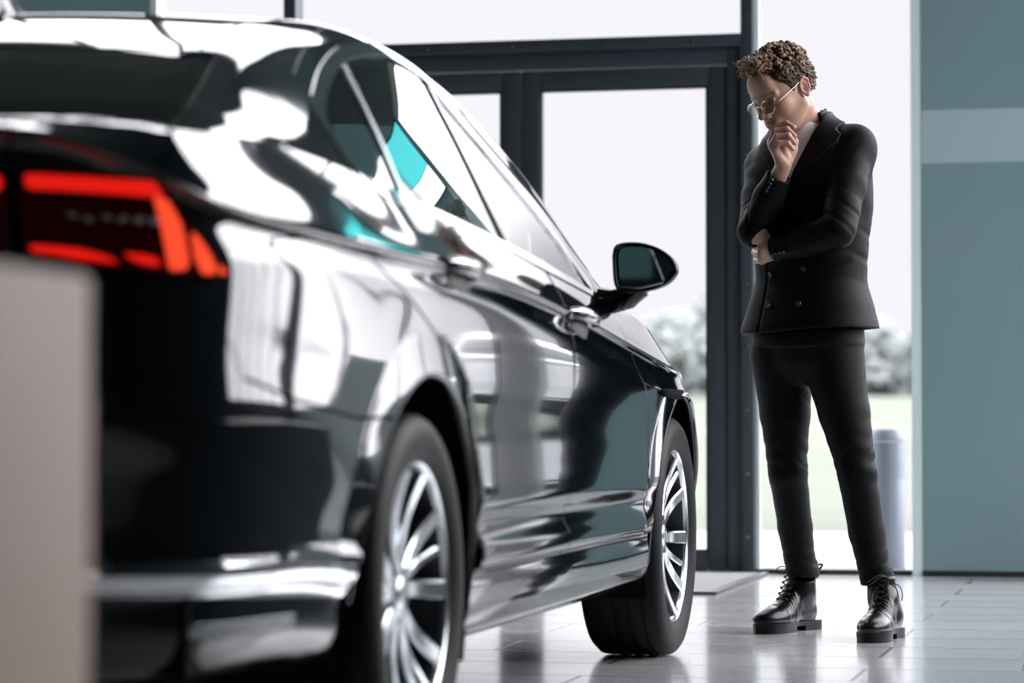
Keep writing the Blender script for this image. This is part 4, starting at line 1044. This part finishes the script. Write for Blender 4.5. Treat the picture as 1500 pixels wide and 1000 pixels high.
# -------- hair
def build_hair():
    r = random.Random(5); lo = hp(0,0,.03)-.16; hi = hp(0,0,.03)+.175; F = Field(lo, hi, .0018)
    def cap(X, Y, Z):
        x, y, z = X-HC0[0], Y-HC0[1], Z-HC0[2]; f = x*hf[0]+y*hf[1]+z*hf[2]; l = x*hl[0]+y*hl[1]+z*hl[2]; u = x*hu[0]+y*hu[1]+z*hu[2]
        q = np.sqrt(((f+.016)/.1045)**2+(l/.0825)**2+((u-.030)/.098)**2); d = (q-1)*.085
        al = np.abs(l); line = np.interp(f, [-.13,-.06,-.035,-.028,.012,.020,.035,.06,.08,.12], [-.075,-.065,-.04,.018,.012,-.004,.030,.062,.072,.08]).astype(np.float32)
        line = np.where(f < -.035, line, line) + np.clip(.05-al, 0, .05)*.25*(f > .03)
        return np.maximum(d, (line-u)*.8)
    F.put(cap, lo+.02, hi-.02, 0)
    def on_cap(a, e, k=1.0):
        return np.array([-.016+.1045*k*math.cos(e)*math.cos(a), .0825*k*math.cos(e)*math.sin(a), .030+.098*k*math.sin(e)])
    n = 0
    while n < 430:
        a = r.uniform(-math.pi, math.pi); e = math.asin(r.uniform(.02, 1)); q = on_cap(a, e)
        if q[2] < (.086 if q[0] > .03 else .050) or (q[0] < -.08 and q[2] < .06): continue
        n += 1
        front = max(0, q[0])/.09; kk = 1.0 + r.uniform(.0, .135)*(1+.35*front); c = on_cap(a, e, kk) + np.array([.006*front, 0, .004+.006*front])
        ax = np.array([r.gauss(0,1) for _ in range(3)]); ax /= np.linalg.norm(ax); b = np.cross(ax, [.3,.5,.8]); b /= np.linalg.norm(b); d = np.cross(ax, b)
        rad = r.uniform(.005, .0095); t0 = r.uniform(0, 6.28); tot = r.uniform(3.0, 5.4); pts = []; K = 7
        for i in range(K):
            t = t0 + tot*i/(K-1); p = c + rad*(b*math.cos(t)+d*math.sin(t)) + ax*(i/(K-1)-.5)*.010; pts.append(hp(*p))
        w = r.uniform(.8, 1.15); F.chain(pts, [.0034*w,.0040*w,.0042*w,.0040*w,.0036*w,.0030*w,.0020*w], .0016)
    for i in range(1100):                                                   # shorter hair on the sides and nape
        a = r.choice((-1,1))*r.uniform(.85, 3.14); e = r.uniform(-.65, .75); q = on_cap(a, e, 1.01)
        if q[0] > .015 and q[2] < .042: continue
        if -.045 < q[0] <= .015 and q[2] < .030: continue
        p = on_cap(a, e, 1.025); p2 = p + np.array([-.004+r.uniform(-.009,.004), p[1]*.06+r.uniform(-.003,.003), -.008+r.uniform(-.007,.009)])
        F.cone(hp(*p), hp(*p2), .0042, .0020, .0012)
    for i in range(70):                                                     # fluffy curls and loose ends over the forehead
        l = r.uniform(-.060, .060); f = .078-l*l*6+r.uniform(-.012,.014); u = r.uniform(.094, .140)
        c = np.array([f, l, u]); ax = np.array([r.gauss(0,.4), 1, r.gauss(0,.4)]); ax /= np.linalg.norm(ax); b = np.cross(ax, [.3,.1,.8]); b /= np.linalg.norm(b); d = np.cross(ax, b)
        rad = r.uniform(.0055, .0105); t0 = r.uniform(0, 6.28); tot = r.uniform(2.4, 4.6); pts = []
        for j in range(7): t = t0+tot*j/6; pts.append(hp(*(c + rad*(b*math.cos(t)+d*math.sin(t)) + ax*(j/6-.5)*.010)))
        F.chain(pts, [.0034,.0036,.0034,.0031,.0027,.0022,.0013], .0014)
    for i in range(40):
        l = r.uniform(-.058, .058); p = np.array([.088-l*l*6, l, r.uniform(.098,.135)]); pts = [hp(*p)]
        d = np.array([r.uniform(.004,.010), r.uniform(-.006,.006), r.uniform(-.004,.010)])
        for j in range(4): d = d + np.array([r.gauss(0,.004) for _ in range(3)]) + np.array([0,0,-.0015]); p = p + d*.5; pts.append(hp(*p))
        F.chain(pts, [.0030,.0026,.0021,.0015,.0009], .001)
    V, Q = F.mesh(0); H = head_local(V)
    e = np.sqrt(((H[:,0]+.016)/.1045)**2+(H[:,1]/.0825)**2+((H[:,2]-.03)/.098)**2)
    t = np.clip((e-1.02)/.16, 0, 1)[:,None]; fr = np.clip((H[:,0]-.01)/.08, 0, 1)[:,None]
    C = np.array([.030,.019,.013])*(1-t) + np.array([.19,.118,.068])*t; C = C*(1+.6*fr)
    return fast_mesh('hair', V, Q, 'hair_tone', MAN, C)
build_hair()
# -------- shirt and jacket
def vneck(X, Y, Z, w0=0.0):
    """positive inside the V of the jacket front"""
    zz = np.clip(Z, .86, 1.64); cx = np.interp(zz, [.86,1.42,1.56,1.64], [-.02,-.022,-.036,-.045]).astype(np.float32); cy = np.interp(zz, [.86,1.42,1.56,1.64], [0,-.008,-.026,-.03]).astype(np.float32)
    l = (X-cx)*LF[0]+(Y-cy)*LF[1]; f = (X-cx)*FW[0]+(Y-cy)*FW[1]
    half = np.interp(Z, [1.34,1.385,1.56,1.62], [-.03,0,.074,.090]).astype(np.float32) - w0
    return np.minimum(half-np.abs(l-.012), f+.012)
def build_shirt():
    F = Field((-.27,-.2,1.2), (.22,.2,1.63), .004)
    F.put(torso_fn(-.006, 1.22, 1.56), (-.26,-.19,1.22), (.21,.19,1.6), 0)
    F.cone((-.036,-.026,1.48), (-.050,-.042,1.548), .086, .070, .02)
    F.cone((-.036,-.024,1.55), (-.062,-.048,1.66), .066, .064, .004, 's')
    V, Q = F.mesh(1); return fast_mesh('shirt', V, Q, 'shirt_cotton', MAN)
build_shirt()
nrng = np.random.RandomState(3)
FOLD = [(nrng.uniform(-1,1,3)*np.array([9,9,16]), nrng.uniform(0,6.28), nrng.uniform(.4,1)) for _ in range(9)]
def folds(X, Y, Z): 
    s = 0
    for w, p, a in FOLD: s = s + a*np.sin(w[0]*X+w[1]*Y+w[2]*Z+p + 1.3*np.sin(7*Z+5*X))
    return s/5
def jacket_field(h=.0042, off=0.0):
    F = Field((-.30,-.36,.89), (.27,.26,1.66), h)
    F.put(torso_fn(off, .925, 1.60), (-.27,-.2,.925), (.23,.2,1.6), 0)
    for sh in (SHR, SHL): F.cone((-.034,-.014,1.535), (sh[0], sh[1], sh[2]+.004), .052+off, .058+off, .035)
    F.ell((SHL[0]+.004, SHL[1], SHL[2]-.015), (.064+off,.064+off,.070), None, .03); F.ell((SHR[0], SHR[1], SHR[2]-.015), (.060+off,.060+off,.066), None, .03)
    F.chain([SHR, tuple(.5*(np.array(SHR)+ELR)), ELR], [.061+off,.056+off,.051+off], .016)
    F.chain([ELR, tuple(np.array(ELR)*.5+np.array(WRR)*.5), tuple(np.array(ELR)*.17+np.array(WRR)*.83)], [.050+off,.048+off,.037+off], .012)
    F.chain([SHL, tuple(.5*(np.array(SHL)+ELL)), ELL], [.063+off,.058+off,.053+off], .016)
    F.chain([ELL, tuple(.5*(np.array(ELL)+WRL)), tuple(np.array(ELL)*.02+np.array(WRL)*.98)], [.052+off,.048+off,.040+off], .012)
    return F
JF = jacket_field()
def grid_all(F): return np.meshgrid(*[F.lo[i]+F.h*np.arange(F.n[i], dtype=np.float32) for i in range(3)], indexing='ij', sparse=True)
def build_jacket():
    F = jacket_field(); X, Y, Z = grid_all(F); X, Y, Z = [q.astype(np.float32) for q in (X, Y, Z)]
    # gathered cloth: deeper creases at the elbows and the waist, soft elsewhere
    amp = .0022 + .0035*np.exp(-((X-ELR[0])**2+(Y-ELR[1])**2+(Z-ELR[2]-.03)**2)/.10**2) + .0042*np.exp(-((X-ELL[0])**2+(Y-ELL[1])**2+(Z-ELL[2]-.04)**2)/.10**2) + .002*np.exp(-((Z-1.10)/.05)**2)
    F.f += amp*folds(X, Y, Z)
    def ridge(p, w): return np.maximum(0, 1-np.abs(np.sin(p))*w)
    for c0, dr, fq, rad, am in ((ELL, (.55,.2,.8), 62, .085, .0050), (ELR, (-.3,.5,.8), 66, .075, .0045), ((SHL[0]-.02,SHL[1]-.05,SHL[2]-.09), (.75,.1,-.65), 52, .075, .0035), ((SHR[0]-.02,SHR[1]-.06,SHR[2]-.08), (.7,.3,.6), 56, .07, .0035), ((.10,-.06,1.16), (.3,.2,.95), 48, .09, .0035), ((-.15,-.02,1.12), (.3,-.2,.95), 48, .07, .003)):
        ph = fq*(X*dr[0]+Y*dr[1]+Z*dr[2]) + 1.6*folds(X*1.3, Y*1.3, Z)
        F.f += (am*ridge(ph, 1.6)*np.exp(-((X-c0[0])**2+(Y-c0[1])**2+(Z-c0[2]-.03)**2)/rad**2)).astype(np.float32)
    # creases along the left upper arm
    d = (X*.86+Z*.5)*70; F.f += .0020*np.sin(d+6*Y)*np.exp(-((X-.11)**2+(Y+.2)**2+(Z-1.30)**2)/.11**2)
    F.f = np.maximum(F.f, vneck(X, Y, Z))                                     # V opening
    F.cone((-.036,-.020,1.50), (-.060,-.046,1.70), .070, .074, .004, 's')        # neck hole
    # hollow cuffs and hem
    cr = np.array(ELR)*.17+np.array(WRR)*.83; ax = np.array(WRR)-ELR; ax /= np.linalg.norm(ax)
    pl = (X-cr[0])*ax[0]+(Y-cr[1])*ax[1]+(Z-cr[2])*ax[2]; near = (X-cr[0])**2+(Y-cr[1])**2+(Z-cr[2])**2 < .07**2
    F.f = np.where(near, np.maximum(F.f, pl), F.f); F.cone(cr-ax*.03, cr+ax*.05, .031, .031, .003, 's')
    cl = np.array(WRL)*.98+np.array(ELL)*.02; ax = np.array(WRL)-ELL; ax /= np.linalg.norm(ax)
    pl = (X-cl[0])*ax[0]+(Y-cl[1])*ax[1]+(Z-cl[2])*ax[2]; near = (X-cl[0])**2+(Y-cl[1])**2+(Z-cl[2])**2 < .07**2
    F.f = np.where(near, np.maximum(F.f, pl), F.f); F.cone(cl-ax*.03, cl+ax*.05, .033, .033, .003, 's')
    # hem lower at the front edge, hollow underneath, vent line
    l = (X+.022)*LF[0]+Y*LF[1]; f = (X+.022)*FW[0]+Y*FW[1]
    F.f = np.maximum(F.f, (.930 + .010*np.sin(9*l) - Z))
    F.put(torso_fn(-.020, .80, .965), (-.27,-.2,.8), (.23,.2,.965), 0, 's')
    # overlap edge of the double-breasted front: a shallow groove
    edge = (l - (.060 + .10*(Z-1.385)*0 - .012)); g = np.exp(-(edge/.003)**2)*((f > 0) & (Z < 1.39))
    # groove is placed on his right, where the left front laps over
    edge = l + .078 - .05*(Z-1.1); g = np.exp(-(edge/.0035)**2)*((f > 0) & (Z < 1.36)); F.f += (.004*g).astype(np.float32)
    V, Q = F.mesh(1); return fast_mesh('jacket', V, Q, 'suit_cloth', MAN)
JK = build_jacket()
def surf_part(name, poly, t_out, mat, parent, zr=(1.2, 1.66)):
    """a flat cloth piece lying on the jacket: shell of the jacket field inside a (l, z) outline on the front"""
    F = Field((-.30,-.36,zr[0]), (.27,.26,zr[1]), .003)
    F.put(torso_fn(0, .925, 1.60), (-.27,-.2,.925), (.23,.2,1.6), 0)
    for sh in (SHR, SHL): F.cone((-.034,-.014,1.535), (sh[0], sh[1], sh[2]+.004), .052, .058, .035)
    X, Y, Z = [q.astype(np.float32) for q in grid_all(F)]
    cx = np.interp(Z, [.86,1.42,1.56,1.64], [-.02,-.022,-.036,-.045]).astype(np.float32); cy = np.interp(Z, [.86,1.42,1.56,1.64], [0,-.008,-.026,-.03]).astype(np.float32)
    l = (X-cx)*LF[0]+(Y-cy)*LF[1]; f = (X-cx)*FW[0]+(Y-cy)*FW[1]
    Zb = np.broadcast_to(Z, l.shape); pd = sdpoly(l, Zb, poly).astype(np.float32)
    F.f = np.maximum(np.maximum(np.abs(F.f-.001)-t_out, -pd), -.02-f)
    F.cone((-.036,-.020,1.50), (-.060,-.046,1.70), .067, .071, .003, 's')
    V, Q = F.mesh(1); return fast_mesh(name, V, Q, mat, parent)
surf_part('lapel', [(.013,1.388),(.052,1.47),(.086,1.56),(.092,1.625),(.14,1.625),(.130,1.545),(.150,1.528),(.148,1.500),(.085,1.43)], .0055, 'lapel_cloth', JK)
surf_part('lapel', [(.011,1.388),(-.028,1.47),(-.062,1.56),(-.068,1.625),(-.115,1.625),(-.106,1.545),(-.126,1.528),(-.124,1.500),(-.060,1.43)], .0055, 'lapel_cloth', JK)
def build_collar():
    F = Field((-.16,-.15,1.48), (.09,.10,1.66), .003)
    c0 = np.array((-.040,-.024,1.545)); c1 = np.array((-.052,-.036,1.612))
    F.cone(c0, c1, .090, .079, 0); F.cone(c0-.0, c1+(c1-c0)*.6, .079, .066, .003, 's')
    X, Y, Z = [q.astype(np.float32) for q in grid_all(F)]
    l = (X+.04)*LF[0]+(Y+.026)*LF[1]; f = (X+.04)*FW[0]+(Y+.026)*FW[1]
    F.f = np.maximum(F.f, np.maximum(f-.030, np.maximum(Z-(1.618-.35*np.maximum(f+.02, 0)), 1.50-Z)))
    V, Q = F.mesh(1); return fast_mesh('collar', V, Q, 'lapel_cloth', JK)
build_collar()
def jacket_point(l, z, out=0.0):
    cx, cy, w, d = [float(q) for q in lerp_table(np.array([z]), TORSO) for q in q]
    s = max(0, 1-abs(l/w)**2.4)**(1/2.4); f = d*s; p = np.array([cx+l*LF[0]+f*FW[0], cy+l*LF[1]+f*FW[1], z])
    n = np.array([l/w**2*LF[0]+f/d**2*FW[0], l/w**2*LF[1]+f/d**2*FW[1], 0]); n /= np.linalg.norm(n); return p + n*out, n
def button(p, n, r, parent, holes=True):
    M = Matrix.Translation(Vector(p)) @ Vector(n).to_track_quat('Z', 'Y').to_matrix().to_4x4()
    MB().lathe([(0, .0022), (r*.55, .0020), (r*.68, .0040), (r*.9, .0042), (r, .0028), (r, -.002)], M, 24).build('button', 'button_horn', parent)
for l, z in ((-.066,1.105),(.052,1.117),(-.082,1.240),(.070,1.275),(-.060,1.010),(.048,1.012)):
    p, n = jacket_point(l, z, .004); button(p, n, .0095, JK)
# cuff buttons
for q in range(4):
    t = .80 - .055*q; c = np.array(ELR)*(1-t)+np.array(WRR)*t; n = np.array([-.35,-.92,.1]); n /= np.linalg.norm(n); rr = .037+.0145*(1-t)
    c = np.array(ELR)*(1-t)+np.array(WRR)*t; ax = np.array(WRR)-np.array(ELR); ax /= np.linalg.norm(ax); n = n-ax*(n@ax); n /= np.linalg.norm(n)
    button(c+n*rr*1.06, n, .0062, JK)
    t = .93 - .06*q; c = np.array(ELL)*(1-t)+np.array(WRL)*t; ax = np.array(WRL)-np.array(ELL); ax /= np.linalg.norm(ax); n = np.array([-.2,-.85,-.45]); n = n-ax*(n@ax); n /= np.linalg.norm(n)
    button(c+n*(.041+.011*(1-t)), n, .0062, JK)
p, n = jacket_point(.150, 1.060, .004)
def flap(l0, l1, z0, z1):
    V = []; F = []; K = 10
    for i in range(K+1):
        l = l0+(l1-l0)*i/K
        for z, o in ((z1, .001), (z1, .0062), ((z0+z1)/2, .0075), (z0+.003, .0075), (z0, .006), (z0, .001)):
            zz = z + .02*(i/K); V.append(jacket_point(l, zz, o)[0])
    for i in range(K):
        for j in range(5): a = i*6+j; F.append((a, a+6, a+7, a+1))
    return mesh_obj('pocket_flap', V, F, 'suit_cloth', JK)
flap(.100, .172, 1.118, 1.160)
# -------- trousers
def build_trousers():
    F = Field((-.26,-.26,.12), (.26,.28,1.02), .0045)
    F.put(torso_fn(-.050, .90, .99), (-.25,-.19,.90), (.2,.19,1.0), 0)
    HPR = (-.103,.050,.86); HPL = (.040,-.050,.865)
    KR = (-.085,.060,.50); KL = (.106,-.125,.50); AR = (-.027,.172,.150); AL = (.168,-.135,.140)
    F.ell((-.030,.005,.885), (.158,.120,.125), np.array([[LF[0],LF[1],0],[FW[0],FW[1],0],[0,0,1]]), .06)
    for Hh, Kk, Aa in ((HPR, KR, AR), (HPL, KL, AL)):
        m = .5*(np.array(Hh)+Kk); m2 = .5*(np.array(Kk)+Aa)+np.array([0,.015,0])
        F.chain([Hh, tuple(m), Kk, tuple(m2), Aa], [.100,.077,.0595,.053,.0475], .012)
        F.cone((Aa[0],Aa[1],Aa[2]+.005), (Aa[0],Aa[1],Aa[2]+.045), .0515, .0505, .003)       # turn-up
    X, Y, Z = [q.astype(np.float32) for q in grid_all(F)]
    amp = .0015+.003*np.exp(-((Z-.52)/.07)**2)+.0025*np.exp(-((Z-.80)/.06)**2)+.002*np.exp(-((Z-.25)/.06)**2)
    F.f += amp*folds(X*1.4, Y*1.4, Z*1.3)
    for cx, cy in ((-.088,.06),(.118,-.125)):
        F.f += .0022*np.sin(95*Z+22*X+15*Y)*np.exp(-((X-cx)**2+(Y-cy)**2)/.09**2-((Z-.53)/.09)**2)
    for cx, cy, cz, sl in ((-.085,.06,.53,.6), (.106,-.125,.54,-.7), (-.03,.03,.80,.9), (.03,-.04,.80,-.9), (-.03,.17,.22,.4), (.165,-.13,.22,-.4)):
        ph = 70*(Z + sl*(X-cx)) + 1.4*folds(X*1.5, Y*1.5, Z)
        F.f += (.0042*np.maximum(0, 1-1.6*np.abs(np.sin(ph)))*np.exp(-((X-cx)**2+(Y-cy)**2)/.09**2-((Z-cz)/.075)**2)).astype(np.float32)
    F.f = np.maximum(F.f, np.where(X < .05, .168, .158)-Z)
    for Aa in (AR, AL): F.cone((Aa[0],Aa[1],.10), (Aa[0],Aa[1],.145), .040, .040, .002, 's')
    V, Q = F.mesh(1); return fast_mesh('trousers', V, Q, 'suit_cloth', MAN)
build_trousers()
# -------- boots
def boot(heel, toe, ank, parent):
    h = np.array([*heel, 0.]); t = np.array([*toe, 0.]); d = t-h; L = np.linalg.norm(d); d /= L; n = np.array([-d[1], d[0], 0]); e = np.array([0,0,1.])
    P = lambda a, b, c: h + d*a*L + n*b + e*c
    lo = np.minimum(h, t)-.07; hi = np.maximum(h, t)+.07; lo[2] = -.01; hi[2] = .24
    F = Field(lo, hi, .003); R = np.array([d, n, e])
    F.ell(P(.80,0,.043), (.072,.045,.031), R, 0); F.ell(P(.56,0,.047), (.095,.043,.038), R, .03); F.ell(P(.17,0,.055), (.052,.038,.050), R, .03)
    F.chain([P(.62,0,.055), P(.46,0,.080), P(.36,0,.115)], [.030,.033,.036], .025)
    A = np.array([ank[0], ank[1], .10]); F.chain([P(.20,0,.07), P(.24,0,.11)*.5+np.array([ank[0], ank[1], .12])*.5, np.array([ank[0], ank[1], .200])], [.041,.042,.045], .022)
    X, Y, Z = [q.astype(np.float32) for q in grid_all(F)]
    a = ((X-h[0])*d[0]+(Y-h[1])*d[1])/L; b = (X-h[0])*n[0]+(Y-h[1])*n[1]
    F.f = np.maximum(F.f, np.maximum(.026-Z, Z-(.188+.0*a)))
    F.cone((ank[0], ank[1], .175), (ank[0], ank[1], .26), .041, .041, .002, 's')
    # stitched edges of the toe cap and the quarters
    cap = np.abs(a-(.70-.9*np.abs(b)+.25*np.maximum(Z-.05, 0))); F.f -= (.0022*np.exp(-(cap/.012)**2)*(Z < .10)).astype(np.float32)
    q2 = np.abs(a-.50+.6*(Z-.06)); F.f -= (.0016*np.exp(-(q2/.010)**2)*(np.abs(b) > .022)).astype(np.float32)
    bk = np.abs(a-.14); F.f -= (.0014*np.exp(-(bk/.010)**2)*(Z < .12)).astype(np.float32)
    tp = np.abs(Z-.178); F.f -= (.0016*np.exp(-(tp/.006)**2)).astype(np.float32)
    F.f += .0012*np.sin(180*a+60*b)*np.exp(-((a-.56)/.08)**2)*(Z > .06)
    V, Q = F.mesh(1); o = fast_mesh('boot', V, Q, 'boot_leather', parent)
    # welted sole with a separate heel block
    out = [(-.035,.0),(-.02,.030),(.02,.038),(.12,.038),(.25,.034),(.42,.034),(.58,.044),(.74,.051),(.86,.047),(.95,.034),(1.01,.014),(1.02,0)]
    pl = crv(out, 4); poly = [(x*L, y) for x, y in pl] + [(x*L, -y) for x, y in pl[::-1][1:-1]]
    M = Matrix(((d[0], n[0], 0, h[0]), (d[1], n[1], 0, h[1]), (0, 0, 1, 0), (0, 0, 0, 1)))
    MB().prism(poly, .016, .030, M).prism([p for p in poly if p[0] < .30*L] , .0, .016, M).prism([(x*.995+.001, y*.97) for x, y in poly if x > .42*L], .001, .016, M).build('sole', 'boot_sole', o, smooth=False)
    # laces: crossings, eyelets, loops
    mb = MB(); ml = []
    fr = [(.575-.036*i, .066+.0185*i) for i in range(7)]
    def front_pt(i, s):
        aa, zz = fr[i]; return P(aa + .035, s*(.017), zz + .018 - .0015*i)
    for i in range(6):
        mb.tube([front_pt(i, -1), (front_pt(i, -1)+front_pt(i+1, 1))/2 + d*.006, front_pt(i+1, 1)], .0021, 6); mb.tube([front_pt(i, 1), (front_pt(i, 1)+front_pt(i+1, -1))/2 + d*.006, front_pt(i+1, -1)], .0021, 6)
        for s in (1, -1): mb.sph(front_pt(i, s), .0042, seg=10)
    return o, P, front_pt, mb
def loop(p, pts, mb): mb.tube(crv([p]+[np.array(p)+np.array(q) for q in pts], 5), .0016, 6)
bo, P, fp, mb = boot((.010,.262), (-.178,.030), (-.027,.185), MAN)
k = fp(6, 1)
loop(k, [(-.02,-.01,.012),(-.05,-.015,.016),(-.062,-.012,.004),(-.05,-.01,-.006),(-.02,-.005,-.006),(0,0,0)], mb); loop(k, [(-.01,0,.01),(-.030,-.01,.012),(-.036,-.01,.004)], mb)
loop(k, [(.03,-.03,.0),(.05,-.03,-.012),(.065,-.03,-.02)], mb)
mb.build('lace', 'lace_cord', bo)
hl_ = np.array([.012,.215,.188]); m2 = MB(); m2.tube(crv([hl_+np.array([-.005,.0,-.015]), hl_+np.array([.0,.0,.008]), hl_+np.array([.02,-.005,.018]), hl_+np.array([.024,-.005,.012]), hl_+np.array([.004,-.003,-.01])], 5), .003, 6).build('heel_loop', 'lace_cord', bo)
bo, P, fp, mb = boot((.222,-.075), (.112,-.330), (.172,-.138), MAN)
k = fp(6, 1)
loop(k, [(-.03,-.02,.008),(-.055,-.03,-.004),(-.072,-.035,-.014)], mb); loop(k, [(-.028,-.02,.002),(-.05,-.03,-.014),(-.066,-.035,-.022)], mb)
k2 = fp(5, 1); loop(k2, [(.03,-.01,-.006),(.042,-.008,-.03),(.040,-.01,-.052)], mb); loop(k2, [(.02,-.02,-.012),(.03,-.02,-.040)], mb)
mb.build('lace', 'lace_cord', bo)
# -------- glasses
gl = empty('eyeglasses', (0, 0, 0), parent=MAN)
mb = MB()
for s in (1, -1):
    c = hp(.1085, s*.0335, -.010); ring = []
    ax1 = hl*math.cos(.12*s) - hf*math.sin(.12)*1.0*(1 if s > 0 else -1)*s; ax1 = hl - hf*.16*s; ax1 /= np.linalg.norm(ax1); ax2 = hu + hf*.08; ax2 /= np.linalg.norm(ax2)
    for i in range(33): a = 2*math.pi*i/32; ring.append(c + ax1*.0235*math.cos(a) + ax2*.0215*math.sin(a))
    mb.tube(ring, .0011, 8, caps=False)
    V = [c - hf*.001] + [c + (r-c)*.97 for r in ring[:-1]]; mesh_obj('lens', V, [(0, 1+i, 1+(i+1) % 32) for i in range(32)], 'lens_glass', gl)
    e0 = c + ax1*.0235*s*1.0 + ax2*.006
    mb.tube(crv([e0, hp(.092, s*.066, -.004), hp(.02, s*.0775, .010), hp(-.012, s*.081, .016), hp(-.03, s*.083, .004)], 5), .0012, 8)
mb.tube(crv([hp(.1105, .011, -.006), hp(.116, .004, -.001), hp(.116, -.004, -.001), hp(.1105, -.011, -.006)], 4), .0011, 8)
for s in (1, -1): mb.tube([hp(.109, s*.013, -.012), hp(.101, s*.011, -.016)], .0008, 6).sph(hp(.100, s*.0105, -.017), .0028, (1, .6, 1.3), 8)
mb.build('frame', 'gold_wire', gl)
